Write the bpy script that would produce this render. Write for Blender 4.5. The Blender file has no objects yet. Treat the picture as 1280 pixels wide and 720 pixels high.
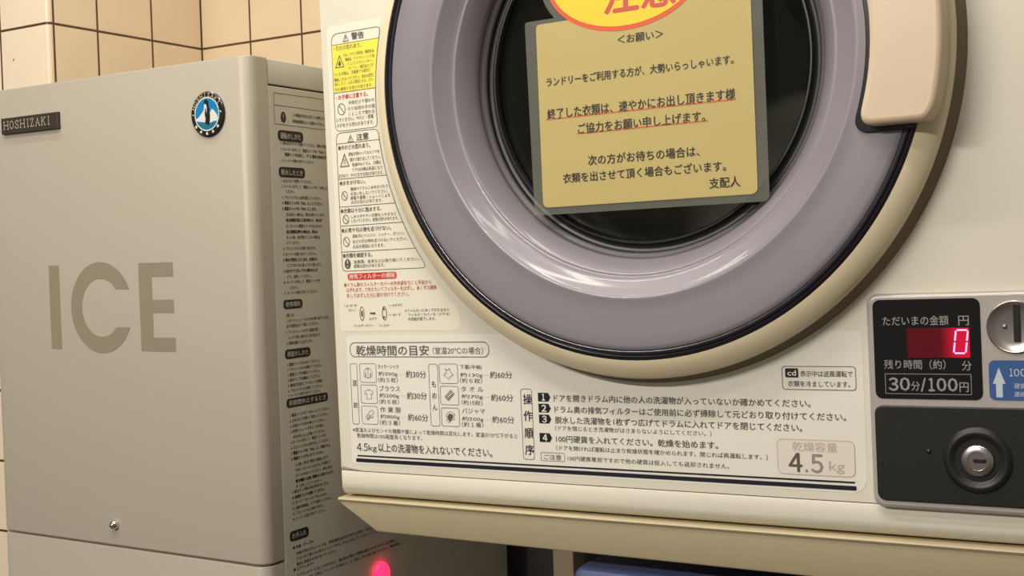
import bpy, bmesh, math, random
from mathutils import Vector, Matrix
from mathutils.geometry import tessellate_polygon
random.seed(4)
SC = bpy.context.scene
COL = SC.collection

# ------------------------------------------------------------------ camera
YAW, PITCH, ROLL, FPX = math.radians(31.0417), math.radians(-1.69), math.radians(-1.7592), 1531.956
CAM = Vector((0, -0.9, 1.3))
FWD = Vector((-math.sin(YAW) * math.cos(PITCH), math.cos(YAW) * math.cos(PITCH), math.sin(PITCH)))
RGT0 = Vector((math.cos(YAW), math.sin(YAW), 0))
UP0 = RGT0.cross(FWD)
RGT = RGT0 * math.cos(ROLL) + UP0 * math.sin(ROLL)
UPV = -RGT0 * math.sin(ROLL) + UP0 * math.cos(ROLL)
cd = bpy.data.cameras.new('camera')
cam = bpy.data.objects.new('camera', cd)
COL.objects.link(cam)
cd.sensor_width = 36
cd.lens = FPX / 1280 * 36
cd.clip_start = 0.02
cam.matrix_world = Matrix((RGT, UPV, -FWD)).transposed().to_4x4()
cam.location = CAM
SC.camera = cam

# ------------------------------------------------------------------ light and exposure
SC.view_settings.view_transform = 'Standard'
SC.view_settings.look = 'None'
SC.view_settings.gamma = 1
SC.view_settings.use_curve_mapping = False
SC.view_settings.exposure = 0.03
W = bpy.data.worlds.new('world')
SC.world = W
W.use_nodes = True
# the rest of the room as ambient light: pale above, dark towards the floor
wn = W.node_tree
wtc = wn.nodes.new('ShaderNodeTexCoord')
wsp = wn.nodes.new('ShaderNodeSeparateXYZ')
wmr = wn.nodes.new('ShaderNodeMapRange')
wmr.interpolation_type = 'SMOOTHSTEP'
wmr.inputs['From Min'].default_value = -0.35
wmr.inputs['From Max'].default_value = 0.20
wmr.inputs['To Min'].default_value = 0.11
wmr.inputs['To Max'].default_value = 0.20
wn.links.new(wtc.outputs['Generated'], wsp.inputs[0])
wn.links.new(wsp.outputs['Z'], wmr.inputs['Value'])
wn.links.new(wmr.outputs[0], wn.nodes['Background'].inputs['Strength'])
wn.nodes['Background'].inputs['Color'].default_value = (1.0, 0.93, 0.83, 1)


def area(name, loc, target, sx, sy, power, color):
    l = bpy.data.lights.new(name, 'AREA')
    l.shape = 'RECTANGLE'
    l.size, l.size_y = sx, sy
    l.energy = power
    l.color = color
    o = bpy.data.objects.new(name, l)
    COL.objects.link(o)
    o.location = loc
    o.rotation_euler = (Vector(target) - Vector(loc)).to_track_quat('-Z', 'Y').to_euler()
    return o


TUBE = (1.0, 0.95, 0.85)
area('ceiling_tube_or_fill', (-1.15, -2.25, 2.28), (-1.0, -1.4, 0), 1.2, 0.06, 46, TUBE)
area('ceiling_tube_or_fill', (-0.75, -0.60, 2.28), (-0.75, -0.45, 0), 1.3, 0.06, 8.6, TUBE)
area('ceiling_tube_or_fill', (-0.90, -0.25, 2.28), (-0.90, -0.10, 0), 1.2, 0.06, 4.6, TUBE)
area('ceiling_tube_or_fill', (-0.10, -0.90, 2.28), (-0.10, -0.60, 0), 0.9, 0.06, 3.4, TUBE)  # added weak fill for the right side, not a known tube


# ------------------------------------------------------------------ pixel rays met with real planes
def ray(px, py):
    return FWD + RGT * ((px - 640) / FPX) - UPV * ((py - 360) / FPX)


def on_y(px, py, y):
    d = ray(px, py)
    return CAM + d * ((y - CAM.y) / d.y)


def on_x(px, py, x):
    d = ray(px, py)
    return CAM + d * ((x - CAM.x) / d.x)


# ------------------------------------------------------------------ materials
def s2l(c):
    return tuple(((v / 255) / 12.92 if v / 255 <= 0.04045 else ((v / 255 + 0.055) / 1.055) ** 2.4) for v in c)


def mat(name, rgb, rough=0.5, metal=0.0, emit=0.0, ecol=None, noise=0.0, nscale=40, bump=0.0, coat=0.0, spec=0.5):
    m = bpy.data.materials.new(name)
    m.use_nodes = True
    nt = m.node_tree
    b = nt.nodes['Principled BSDF']
    c = s2l(rgb)
    b.inputs['Base Color'].default_value = (*c, 1)
    b.inputs['Roughness'].default_value = rough
    b.inputs['Metallic'].default_value = metal
    b.inputs['Specular IOR Level'].default_value = spec
    b.inputs['Coat Weight'].default_value = coat
    b.inputs['Coat Roughness'].default_value = 0.08
    if emit:
        b.inputs['Emission Color'].default_value = (*s2l(ecol or rgb), 1)
        b.inputs['Emission Strength'].default_value = emit
    if noise or bump:
        tc = nt.nodes.new('ShaderNodeTexCoord')
        n = nt.nodes.new('ShaderNodeTexNoise')
        n.inputs['Scale'].default_value = nscale
        n.inputs['Detail'].default_value = 4
        nt.links.new(tc.outputs['Object'], n.inputs['Vector'])
        if noise:
            r = nt.nodes.new('ShaderNodeMapRange')
            r.inputs['To Min'].default_value = 1 - noise
            r.inputs['To Max'].default_value = 1 + noise
            nt.links.new(n.outputs['Fac'], r.inputs['Value'])
            mx = nt.nodes.new('ShaderNodeVectorMath')
            mx.operation = 'SCALE'
            mx.inputs[0].default_value = c
            nt.links.new(r.outputs['Result'], mx.inputs['Scale'])
            nt.links.new(mx.outputs['Vector'], b.inputs['Base Color'])
        if bump:
            bp = nt.nodes.new('ShaderNodeBump')
            bp.inputs['Strength'].default_value = bump
            bp.inputs['Distance'].default_value = 0.001
            nt.links.new(n.outputs['Fac'], bp.inputs['Height'])
            nt.links.new(bp.outputs['Normal'], b.inputs['Normal'])
    return m


CREAM = mat('cream_enamel', (229, 223, 206), 0.38, noise=0.02, nscale=9)
CREAM_TRIM = mat('cream_plastic', (236, 221, 186), 0.32, noise=0.02, nscale=14)
HANDLE = mat('beige_handle_plastic', (218, 196, 168), 0.36, noise=0.03, nscale=30)
STAND = mat('beige_painted_steel', (194, 179, 146), 0.42, noise=0.03, nscale=60, bump=0.05)
MAUVE = mat('mauve_grey_plastic', (139, 132, 140), 0.32, noise=0.02, nscale=60, bump=0.02, coat=0.35)
NAVY = mat('navy_black_trim', (24, 20, 30), 0.22, coat=0.3)
SEAL = mat('brown_rubber_seal', (132, 119, 98), 0.7)
RUBBER = mat('dark_rubber', (34, 33, 34), 0.35)
GREYRUB = mat('grey_rubber', (92, 86, 88), 0.4)
DRUM = mat('drum_steel', (196, 196, 186), 0.5)
SHEET = mat('white_print_sheet', (238, 232, 214), 0.4)
SHEET_LOW = mat('clear_white_print_sheet', (238, 233, 221), 0.4)
INK = mat('black_ink', (34, 30, 34), 0.5)
INK_GREY = mat('grey_ink', (96, 90, 84), 0.5)
INK_MID = mat('worn_ink', (150, 142, 132), 0.5)
INK_PALE = mat('faded_ink', (192, 180, 166), 0.5)
INK_NAVY = mat('navy_ink', (22, 22, 40), 0.45)
INK_RED = mat('red_ink', (206, 60, 56), 0.5)
INK_PINK = mat('thin_red_ink', (196, 74, 64), 0.5)
YELLOW = mat('yellow_ink', (246, 231, 80), 0.5)
SILVER = mat('silver_painted_plastic', (190, 182, 178), 0.34, metal=0.25)
BLACKGLASS = mat('black_display_glass', (22, 21, 23), 0.12, coat=0.3)
BLACKPLATE = mat('black_textured_plate', (28, 27, 25), 0.42, noise=0.05, nscale=500, bump=0.12)
CHROME = mat('brushed_metal', (196, 188, 184), 0.28, metal=1.0, noise=0.06, nscale=120)
CHROMEB = mat('polished_chrome', (214, 208, 200), 0.10, metal=1.0)
SLOT = mat('slot_black', (8, 8, 8), 0.6)
DISPTXT = mat('grey_display_lettering', (150, 148, 144), 0.5)
STICKBLUE = mat('blue_sticker', (58, 92, 148), 0.4)
STICKWHITE = mat('pale_sticker_lettering', (196, 204, 214), 0.5)
ICEW = mat('ice_maker_grey_enamel', (182, 173, 158), 0.48, metal=0.15, spec=0.3, noise=0.012, nscale=6)
ICES = mat('ice_maker_side_enamel', (212, 207, 192), 0.34, noise=0.012, nscale=6)
ICELET = mat('taupe_lettering', (148, 136, 116), 0.45)
ICEINK = mat('dark_label_ink', (40, 38, 34), 0.5)
ICETXT = mat('label_ink', (66, 62, 56), 0.5)
ICEPALE = mat('label_pill_lettering', (196, 190, 176), 0.5)
BADGE = mat('dark_badge_metal', (70, 62, 54), 0.35, metal=0.3)
BADGETXT = mat('pale_badge_lettering', (188, 178, 164), 0.35, metal=0.2)
EMBLK = mat('emblem_black', (28, 26, 24), 0.25, coat=0.5)
EMBLUE = mat('emblem_blue', (18, 128, 190), 0.3)
EMWHITE = mat('emblem_white', (226, 226, 216), 0.35)
EMTEAL = mat('emblem_teal', (34, 112, 134), 0.3)
EMTAN = mat('emblem_tan_lettering', (182, 166, 138), 0.4)
PAPER = mat('cream_yellow_paper', (192, 172, 108), 0.55, noise=0.03, nscale=25)
OVALY = mat('bright_yellow_paper', (240, 208, 36), 0.5)
OVALR = mat('orange_red_paper', (226, 84, 40), 0.5)
NOTEINK = mat('notice_black_ink', (36, 32, 26), 0.5)
NOTERED = mat('notice_crimson_ink', (206, 76, 66), 0.5)
UNDER = mat('notice_underline_ink', (214, 92, 62), 0.5)
BLUEP = mat('blue_plastic', (80, 90, 132), 0.4, noise=0.03, nscale=20)
OFFW = mat('offwhite_enamel', (206, 204, 198), 0.4)
DARKGAP = mat('dark_gap', (30, 28, 24), 0.8)


def clear_mat(name, tint, rough, fac, ior=1.45):
    m = bpy.data.materials.new(name)
    m.use_nodes = True
    nt = m.node_tree
    nt.nodes.clear()
    out = nt.nodes.new('ShaderNodeOutputMaterial')
    tr = nt.nodes.new('ShaderNodeBsdfTransparent')
    tr.inputs['Color'].default_value = (*tint, 1)
    gl = nt.nodes.new('ShaderNodeBsdfGlossy')
    gl.inputs['Roughness'].default_value = rough
    fr = nt.nodes.new('ShaderNodeFresnel')
    fr.inputs['IOR'].default_value = ior
    ad = nt.nodes.new('ShaderNodeMath')
    ad.inputs[1].default_value = fac
    nt.links.new(fr.outputs[0], ad.inputs[0])
    mx = nt.nodes.new('ShaderNodeMixShader')
    nt.links.new(ad.outputs[0], mx.inputs[0])
    nt.links.new(tr.outputs[0], mx.inputs[1])
    nt.links.new(gl.outputs[0], mx.inputs[2])
    nt.links.new(mx.outputs[0], out.inputs[0])
    return m


GLASS = clear_mat('door_glass', (0.80, 0.80, 0.76), 0.05, 0.004)


def film_mat():
    # laminate film: slightly milky, shiny sheet
    m = bpy.data.materials.new('laminate_film')
    m.use_nodes = True
    nt = m.node_tree
    b = nt.nodes['Principled BSDF']
    b.inputs['Base Color'].default_value = (0.26, 0.26, 0.22, 1)
    b.inputs['Roughness'].default_value = 0.16
    b.inputs['Alpha'].default_value = 0.34
    tc = nt.nodes.new('ShaderNodeTexCoord')
    n = nt.nodes.new('ShaderNodeTexNoise')
    n.inputs['Scale'].default_value = 45
    bp = nt.nodes.new('ShaderNodeBump')
    bp.inputs['Strength'].default_value = 0.15
    bp.inputs['Distance'].default_value = 0.002
    nt.links.new(tc.outputs['Object'], n.inputs['Vector'])
    nt.links.new(n.outputs['Fac'], bp.inputs['Height'])
    nt.links.new(bp.outputs['Normal'], b.inputs['Normal'])
    return m


FILM = film_mat()


def tile_mat(name, axes, pitch, rgb, extra=None):
    """square glazed tiles with dark grout; axes: the two object axes that carry joints (at multiples of pitch)."""
    m = bpy.data.materials.new(name)
    m.use_nodes = True
    nt = m.node_tree
    b = nt.nodes['Principled BSDF']
    b.inputs['Roughness'].default_value = 0.22
    tc = nt.nodes.new('ShaderNodeTexCoord')
    sp = nt.nodes.new('ShaderNodeSeparateXYZ')
    nt.links.new(tc.outputs['Object'], sp.inputs[0])

    def math_(op, a, bb=None):
        n = nt.nodes.new('ShaderNodeMath')
        n.operation = op
        for i, v in enumerate((a, bb)):
            if v is None:
                continue
            if isinstance(v, (int, float)):
                n.inputs[i].default_value = v
            else:
                nt.links.new(v, n.inputs[i])
        return n.outputs[0]
    ds = []
    for ax in axes:
        t = math_('DIVIDE', sp.outputs[ax], pitch)
        fr = math_('FRACT', math_('ADD', t, 50.5))
        ds.append(math_('MULTIPLY', math_('ABSOLUTE', math_('SUBTRACT', fr, 0.5)), pitch))
    if extra:
        ds.append(math_('ABSOLUTE', math_('SUBTRACT', sp.outputs[extra[0]], extra[1])))
    d = ds[0]
    for e in ds[1:]:
        d = math_('MINIMUM', d, e)
    mr = nt.nodes.new('ShaderNodeMapRange')
    mr.interpolation_type = 'SMOOTHSTEP'
    mr.inputs['From Min'].default_value = 0.0010
    mr.inputs['From Max'].default_value = 0.0022
    nt.links.new(d, mr.inputs['Value'])
    n = nt.nodes.new('ShaderNodeTexNoise')
    n.inputs['Scale'].default_value = 14
    nt.links.new(tc.outputs['Object'], n.inputs['Vector'])
    r = nt.nodes.new('ShaderNodeMapRange')
    r.inputs['To Min'].default_value = 0.95
    r.inputs['To Max'].default_value = 1.05
    nt.links.new(n.outputs['Fac'], r.inputs['Value'])
    sc = nt.nodes.new('ShaderNodeVectorMath')
    sc.operation = 'SCALE'
    sc.inputs[0].default_value = s2l(rgb)
    nt.links.new(r.outputs[0], sc.inputs['Scale'])
    mix = nt.nodes.new('ShaderNodeMix')
    mix.data_type = 'RGBA'
    mix.inputs[6].default_value = (*s2l((86, 64, 42)), 1)
    nt.links.new(mr.outputs[0], mix.inputs[0])
    nt.links.new(sc.outputs[0], mix.inputs[7])
    nt.links.new(mix.outputs[2], b.inputs['Base Color'])
    bp = nt.nodes.new('ShaderNodeBump')
    bp.inputs['Strength'].default_value = 0.6
    bp.inputs['Distance'].default_value = 0.002
    nt.links.new(mr.outputs[0], bp.inputs['Height'])
    nt.links.new(bp.outputs['Normal'], b.inputs['Normal'])
    return m


# ------------------------------------------------------------------ mesh helpers
def empty(name, loc, rot=(0, 0, 0), label=None, cat=None):
    o = bpy.data.objects.new(name, None)
    COL.objects.link(o)
    o.empty_display_size = 0.05
    o.location = loc
    o.rotation_euler = rot
    if label:
        o['label'] = label
        o['category'] = cat
    return o


def build(name, bm, m, parent=None, smooth=None, label=None, kind=None):
    me = bpy.data.meshes.new(name)
    bmesh.ops.remove_doubles(bm, verts=bm.verts[:], dist=1e-7) if smooth is not None else None
    if smooth is not None:
        bmesh.ops.recalc_face_normals(bm, faces=bm.faces[:])
    bm.to_mesh(me)
    bm.free()
    me.materials.append(m)
    if smooth is not None:
        for p in me.polygons:
            p.use_smooth = True
        me.set_sharp_from_angle(angle=math.radians(smooth))
        for p in me.polygons:   # flat fronts of prisms stay flat
            if len(p.vertices) == 3 and p.normal.y < -0.9999:
                p.use_smooth = False
    o = bpy.data.objects.new(name, me)
    COL.objects.link(o)
    if parent:
        o.parent = parent
    if label:
        o['label'] = label
    if kind:
        o['kind'] = kind
    return o


def add_box(bm, a, b, bev=0.0, seg=2):
    a, b = Vector(a), Vector(b)
    r = bmesh.ops.create_cube(bm, size=1)
    for v in r['verts']:
        v.co = Vector([(a[i] + b[i]) / 2 + v.co[i] * (b[i] - a[i]) for i in range(3)])
    if bev:
        es = list({e for v in r['verts'] for e in v.link_edges})
        bmesh.ops.bevel(bm, geom=es, offset=bev, segments=seg, affect='EDGES', profile=0.5)


def box(a, b, bev=0.0, seg=2):
    bm = bmesh.new()
    add_box(bm, a, b, bev, seg)
    return bm


def add_prism(bm, pts, y0, y1, bev=0.0, seg=3):
    """outline pts in (x,z); back at y0, front (towards the viewer) at y1; the front rim rounded by bev."""
    n = len(pts)
    area2 = sum(pts[i][0] * pts[(i + 1) % n][1] - pts[(i + 1) % n][0] * pts[i][1] for i in range(n))
    if area2 < 0:
        pts = pts[::-1]
    rings = []
    steps = [(0, 0)] if not bev else [(bev * (1 - math.cos(k / seg * math.pi / 2)), bev * (1 - math.sin(k / seg * math.pi / 2))) for k in range(seg + 1)]
    rings.append([bm.verts.new((p[0], y0, p[1])) for p in pts])
    sgn = 1 if y1 < y0 else -1
    for ins, back in steps:
        q = inset(pts, ins) if ins else pts
        rings.append([bm.verts.new((p[0], y1 + sgn * back, p[1])) for p in q])
    for a, b in zip(rings, rings[1:]):
        for i in range(n):
            j = (i + 1) % n
            bm.faces.new((a[i], a[j], b[j], b[i]))
    f = bm.faces.new(rings[-1])
    g = bm.faces.new(rings[0][::-1])
    f.normal_update()
    g.normal_update()
    bmesh.ops.triangulate(bm, faces=[f, g], ngon_method='EAR_CLIP')


def inset(pts, d):
    n = len(pts)
    out = []
    for i in range(n):
        p0, p1, p2 = Vector(pts[i - 1]), Vector(pts[i]), Vector(pts[(i + 1) % n])
        e1, e2 = (p1 - p0), (p2 - p1)
        if e1.length < 1e-9 or e2.length < 1e-9:
            out.append(tuple(p1))
            continue
        n1 = Vector((-e1.y, e1.x)).normalized()
        n2 = Vector((-e2.y, e2.x)).normalized()
        k = n1 + n2
        k = k / max(0.25, k.length_squared) * 2
        out.append(tuple(p1 + k * d))
    return out


def prism(pts, y0, y1, bev=0.0, seg=3):
    bm = bmesh.new()
    add_prism(bm, pts, y0, y1, bev, seg)
    return bm


def rounded(x0, z0, x1, z1, r, n=6):
    rs = r if isinstance(r, (list, tuple)) else (r, r, r, r)  # bl, br, tr, tl
    out = []
    for (cx, cz, a0, rr) in ((x0 + rs[0], z0 + rs[0], 180, rs[0]), (x1 - rs[1], z0 + rs[1], 270, rs[1]), (x1 - rs[2], z1 - rs[2], 0, rs[2]), (x0 + rs[3], z1 - rs[3], 90, rs[3])):
        for k in range(n + 1):
            a = math.radians(a0 + 90 * k / n)
            out.append((cx + rr * math.cos(a), cz + rr * math.sin(a)))
    return out


def round_poly(pts, rad, n=5):
    """round the corners of a polygon; rad is one number or one per corner"""
    out = []
    m = len(pts)
    for i in range(m):
        r = rad[i] if isinstance(rad, (list, tuple)) else rad
        p0, p1, p2 = Vector(pts[i - 1]), Vector(pts[i]), Vector(pts[(i + 1) % m])
        if r <= 0:
            out.append(tuple(p1))
            continue
        a, b = (p0 - p1), (p2 - p1)
        t = min(r, a.length * 0.45, b.length * 0.45)
        s, e = p1 + a.normalized() * t, p1 + b.normalized() * t
        for k in range(n + 1):
            u = k / n
            out.append(tuple(s * (1 - u) ** 2 + p1 * 2 * u * (1 - u) + e * u * u))
    return out


def add_lathe(bm, prof, cx, cz, n=128, closed=False):
    rings = []
    for (r, y) in prof:
        if r < 1e-7:
            rings.append([bm.verts.new((cx, y, cz))])
        else:
            rings.append([bm.verts.new((cx + r * math.cos(2 * math.pi * k / n), y, cz + r * math.sin(2 * math.pi * k / n))) for k in range(n)])
    for a, b in zip(rings, rings[1:]):
        if len(a) == 1 and len(b) == 1:
            continue
        for i in range(n):
            j = (i + 1) % n
            if len(a) == 1:
                bm.faces.new((a[0], b[j], b[i]))
            elif len(b) == 1:
                bm.faces.new((a[i], a[j], b[0]))
            else:
                bm.faces.new((a[i], a[j], b[j], b[i]))


def lathe(prof, cx, cz, n=128):
    bm = bmesh.new()
    add_lathe(bm, prof, cx, cz, n)
    return bm


# ------------------------------------------------------------------ printing: flat ink laid on a plane
class Plane:
    """a printed plane: (u, v) metric coordinates -> object-local point; pix() finds (u, v) under a picture point"""

    def __init__(self, fn_pix, fn_pt):
        self.pix, self.pt = fn_pix, fn_pt


_tc = {}


def text_mesh(body, bold):
    key = (body, bold)
    if key in _tc:
        return _tc[key]
    c = bpy.data.curves.new('lettering', 'FONT')
    c.body = body
    c.resolution_u = 2
    c.offset = bold
    o = bpy.data.objects.new('lettering', c)
    me = o.to_mesh()
    vs = [(v.co.x, v.co.y) for v in me.vertices]
    fs = [tuple(p.vertices) for p in me.polygons]
    o.to_mesh_clear()
    bpy.data.objects.remove(o)
    bpy.data.curves.remove(c)
    x0, x1 = min(v[0] for v in vs), max(v[0] for v in vs)
    y0, y1 = min(v[1] for v in vs), max(v[1] for v in vs)
    _tc[key] = (vs, fs, x0, x1, y0, y1)
    return _tc[key]


class Print:
    def __init__(self, plane, lift=0.0):
        self.bm = bmesh.new()
        self.pl = plane
        self.lift = lift
        self.k = 0

    def up(self):
        self.k += 1
        return self.lift + (self.k % 12) * 4e-6

    def poly(self, uv, flip=False):
        l = self.up()
        vs = [self.bm.verts.new(self.pl.pt(u, v, l)) for u, v in uv]
        for t in tessellate_polygon([[Vector((u, v, 0)) for u, v in uv]]):
            try:
                self.bm.faces.new([vs[i] for i in t])
            except ValueError:
                pass

    def stroke(self, uv, w, closed=False):
        """a line of width w through points uv, mitred joints"""
        n = len(uv)
        P = [Vector(p) for p in uv]
        L, R = [], []
        for i in range(n):
            if closed:
                a, b = P[i] - P[i - 1], P[(i + 1) % n] - P[i]
            else:
                a = P[i] - P[i - 1] if i else P[1] - P[0]
                b = P[i + 1] - P[i] if i < n - 1 else a
                if i == 0:
                    a = b
            a, b = a.normalized(), b.normalized()
            n1, n2 = Vector((-a.y, a.x)), Vector((-b.y, b.x))
            k = n1 + n2
            k = n1 if k.length < 1e-6 else k / max(0.4, k.length_squared) * 2
            L.append(P[i] + k * w / 2)
            R.append(P[i] - k * w / 2)
        l = self.up()
        vl = [self.bm.verts.new(self.pl.pt(p.x, p.y, l)) for p in L]
        vr = [self.bm.verts.new(self.pl.pt(p.x, p.y, l)) for p in R]
        for i in range(n if closed else n - 1):
            j = (i + 1) % n
            self.bm.faces.new((vl[i], vr[i], vr[j], vl[j]))

    def place(self, body, u0, u1, vc, h, bold=0.0, shear=0.0):
        vs, fs, x0, x1, y0, y1 = text_mesh(body, 0.0)
        su = (u1 - u0 - 2 * bold * h) / (x1 - x0)
        sv = h / (y1 - y0)
        if bold:   # heavier strokes: the glyphs overprinted a little to each side
            b = bold * h
            for du, dv in ((-b, 0), (b, 0), (0, b * 0.8), (0, -b * 0.8)):
                self.place_one(vs, fs, x0, y0, y1, u0 + b + du, vc + dv, su, sv, shear)
        else:
            self.place_one(vs, fs, x0, y0, y1, u0, vc, su, sv, shear)

    def place_one(self, vs, fs, x0, y0, y1, u0, vc, su, sv, shear):
        l = self.up()
        nv = [self.bm.verts.new(self.pl.pt(u0 + (x - x0) * su + (y - y0) * sv * shear, vc + (y - (y0 + y1) / 2) * sv, l)) for x, y in vs]
        for f in fs:
            try:
                self.bm.faces.new([nv[i] for i in f])
            except ValueError:
                pass

    def text(self, body, x1, y1, x2, y2, hpx, bold=0.0):
        """body between picture points (centres of its two ends), hpx tall there"""
        a, b = self.pl.pix(x1, y1), self.pl.pix(x2, y2)
        xm, ym = (x1 + x2) / 2, (y1 + y2) / 2
        h = self.pl.pix(xm, ym - hpx / 2)[1] - self.pl.pix(xm, ym + hpx / 2)[1]
        self.place(body, a[0], b[0], (a[1] + b[1]) / 2, h, bold)

    def run(self, body, x, y, em, sx=0.9, bold=0.0):
        """body starting at a picture point with its natural width"""
        u, v = self.pl.pix(x, y)
        vs, fs, x0, x1, y0, y1 = text_mesh(body, 0.0)
        self.place(body, u, u + (x1 - x0) * em * sx, v, (y1 - y0) * em, bold)

    def line(self, pts, w, closed=False):
        self.stroke([self.pl.pix(*p) for p in pts], w, closed)

    def rrect(self, x1, y1, x2, y2, r, w=None):
        """rounded rectangle from its picture corners (top-left, bottom-right); outline if w else filled"""
        a, b = self.pl.pix(x1, y1), self.pl.pix(x2, y2)
        pts = rounded(a[0], b[1], b[0], a[1], r)
        self.stroke(pts, w, True) if w else self.poly(pts)

    def ell(self, x, y, rx, ry, w=None, n=28):
        """ellipse about a picture point with metric radii"""
        u, v = self.pl.pix(x, y)
        pts = [(u + rx * math.cos(2 * math.pi * k / n), v + ry * math.sin(2 * math.pi * k / n)) for k in range(n)]
        self.stroke(pts, w, True) if w else self.poly(pts)

    def done(self, name, m, parent, label=None):
        return build(name, self.bm, m, parent, None, label)


# ================================================================== the room
XS = -0.820            # right side of the ice maker
YF = -0.0161           # front of the ice maker
YW = 0.487             # tiled back wall
PX, PY = -1.379, 0.204  # corner of the tiled pillar
ZJ = 1.6266            # a horizontal tile joint

TILE_B = tile_mat('back_wall_tiles', ('X', 'Z'), 0.1, (228, 206, 174))
o = build('wall_back', box((PX - 0.05 + 1.379, 0, 0 - ZJ), (2.6, 0.1, 2.32 - ZJ)), TILE_B, None, None, None, 'structure')
o.location = (PX, YW, ZJ)
dark_strip = build('trim_1', box((-0.05 + 0.0, -0.003, -ZJ), (2.6, 0.0, 1.1266 - ZJ), 0.001, 1), tile_mat('dark_strip_tiles', ('X', 'Z'), 0.1, (84, 82, 84)), None, None, None, 'structure')  # dark strip added over the lower wall, its darkness set by colour
dark_strip.location = (PX, YW, ZJ)
TILE_P = tile_mat('pillar_tiles', ('X', 'Y', 'Z'), 0.1, (228, 202, 174))
# the pillar: an L of two tiled faces with a rounded outer corner
n = 6
pl = [(-1.6, 0.0 + PY - YW)]
rc = 0.006
pl += [(-rc + rc * math.sin(k / n * math.pi / 2), PY - YW + rc - rc * math.cos(k / n * math.pi / 2)) for k in range(n + 1)]
pl += [(0, 0.05), (-1.6, 0.05)]
bm = bmesh.new()
lo = [bm.verts.new((x, y, -ZJ)) for x, y in pl]
hi = [bm.verts.new((x, y, 2.32 - ZJ)) for x, y in pl]
for i in range(len(pl)):
    j = (i + 1) % len(pl)
    bm.faces.new((lo[i], lo[j], hi[j], hi[i]))
bm.faces.new(hi)
bm.faces.new(lo[::-1])


def pillar_mat():
    return tile_mat('pillar_side_tiles', ('Y', 'Z'), 0.1, (244, 224, 196), ('Y', PY - YW + 0.009))


pil = build('wall_left', bm, pillar_mat(), None, 30, None, 'structure')
pil.location = (PX, YW, ZJ)
# the front face of the pillar has its own joints along x
TILE_F = tile_mat('pillar_front_tiles', ('X', 'Z'), 0.1, (246, 228, 202))
pil.data.materials.append(TILE_F)
for p in pil.data.polygons:
    if p.normal.y < -0.9:
        p.material_index = 1
c = on_y(17, 75, PY)
bm = bmesh.new()
bmesh.ops.create_uvsphere(bm, u_segments=10, v_segments=6, radius=1)
for v in bm.verts:
    v.co = Vector((v.co.x * 0.0010 + v.co.z * 0.0007, v.co.y * 0.0004, v.co.z * 0.0022)) + (c - Vector((PX, YW, ZJ)))
build('chip_mark', bm, DARKGAP, pil, 60, 'small dark chip in the pillar tile')

FLOOR = mat('grey_floor_vinyl', (86, 78, 68), 0.5, noise=0.1, nscale=12)
build('floor', box((-3.0, -3.0, -0.05), (1.3, 0.6, 0)), FLOOR, None, None, None, 'structure')
CEIL = mat('white_ceiling_board', (232, 226, 212), 0.8)
build('ceiling', box((-3.0, -3.0, 2.32), (1.3, 0.6, 2.37)), CEIL, None, None, None, 'structure')

# ================================================================== ice maker
ZT = on_y(300, 68.5, YF).z
zseam = on_y(160, 685.6, YF).z
XL = on_y(2.5, 664, YF).x
ice = empty('ice_maker', ((XL + XS) / 2, 0.17, 0), label='pale grey ice maker with large ICE lettering, left of the dryer', cat='ice machine')
IM = Vector(ice.location)


def loc_ice(p):
    return p - IM


yb = 0.43
ypan = on_x(335, 100, XS).y          # side seam between the front door and the side panel


def front_shell(z0, z1, bev):
    """front cover: plan outline with rounded vertical corners"""
    r = 0.013
    pts = [(XL, ypan - 0.0008)]
    pts += [(XL + r - r * math.cos(k / 8 * math.pi / 2), YF + r - r * math.sin(k / 8 * math.pi / 2)) for k in range(9)]
    pts += [(XS - r + r * math.sin(k / 8 * math.pi / 2), YF + r - r * math.cos(k / 8 * math.pi / 2)) for k in range(9)]
    pts += [(XS, ypan - 0.0008)]
    bm = bmesh.new()
    rings = []
    zs = [(z0, bev), (z0 + bev, 0), (z1 - bev, 0), (z1 - bev * 0.3, bev * 0.3), (z1, bev)]
    for z, ins in zs:
        q = inset(pts, ins)
        rings.append([bm.verts.new((x - IM.x, (y if 0 < i < len(pts) - 1 else pts[i][1]) - IM.y, z)) for i, (x, y) in enumerate(q)])
    for a, b in zip(rings, rings[1:]):
        for i in range(len(pts) - 1):
            bm.faces.new((a[i], a[i + 1], b[i + 1], b[i]))
        bm.faces.new((a[-1], a[0], b[0], b[-1]))
    bm.faces.new(rings[-1])
    bm.faces.new(rings[0][::-1])
    return bm


build('front_panel', front_shell(zseam + 0.0007, ZT, 0.0020), ICEW, ice, 35)
build('lower_front_panel', front_shell(0.06, zseam - 0.0007, 0.0012), ICEW, ice, 35)
s1 = on_x(337, 105.7, XS)
ztop_seam = s1.z
bm = box(loc_ice(Vector((XL, ypan, 0.05))), loc_ice(Vector((XS, yb, ztop_seam - 0.0009))), 0.0008, 1)
build('side_casing', bm, ICES, ice, 35)
bm = box(loc_ice(Vector((XL, ypan + 0.0006, ztop_seam + 0.0009))), loc_ice(Vector((XS, yb, ZT - 0.001))), 0.0015, 2)
build('top_cover', bm, ICES, ice, 35)
bm = box(loc_ice(Vector((XL + 0.01, YF + 0.012, 0.0))), loc_ice(Vector((XS - 0.003, yb - 0.01, ZT - 0.006))))
build('inner_frame', bm, DARKGAP, ice)

ICEF = Plane(lambda px, py: (lambda p: (p.x, p.z))(on_y(px, py, YF)), lambda u, v, l: (u - IM.x, YF - 0.0002 - l - IM.y, v))
ICESD = Plane(lambda px, py: (lambda p: (p.y, p.z))(on_x(px, py, XS)), lambda u, v, l: (XS + 0.0002 + l - IM.x, u - IM.y, v))

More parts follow.
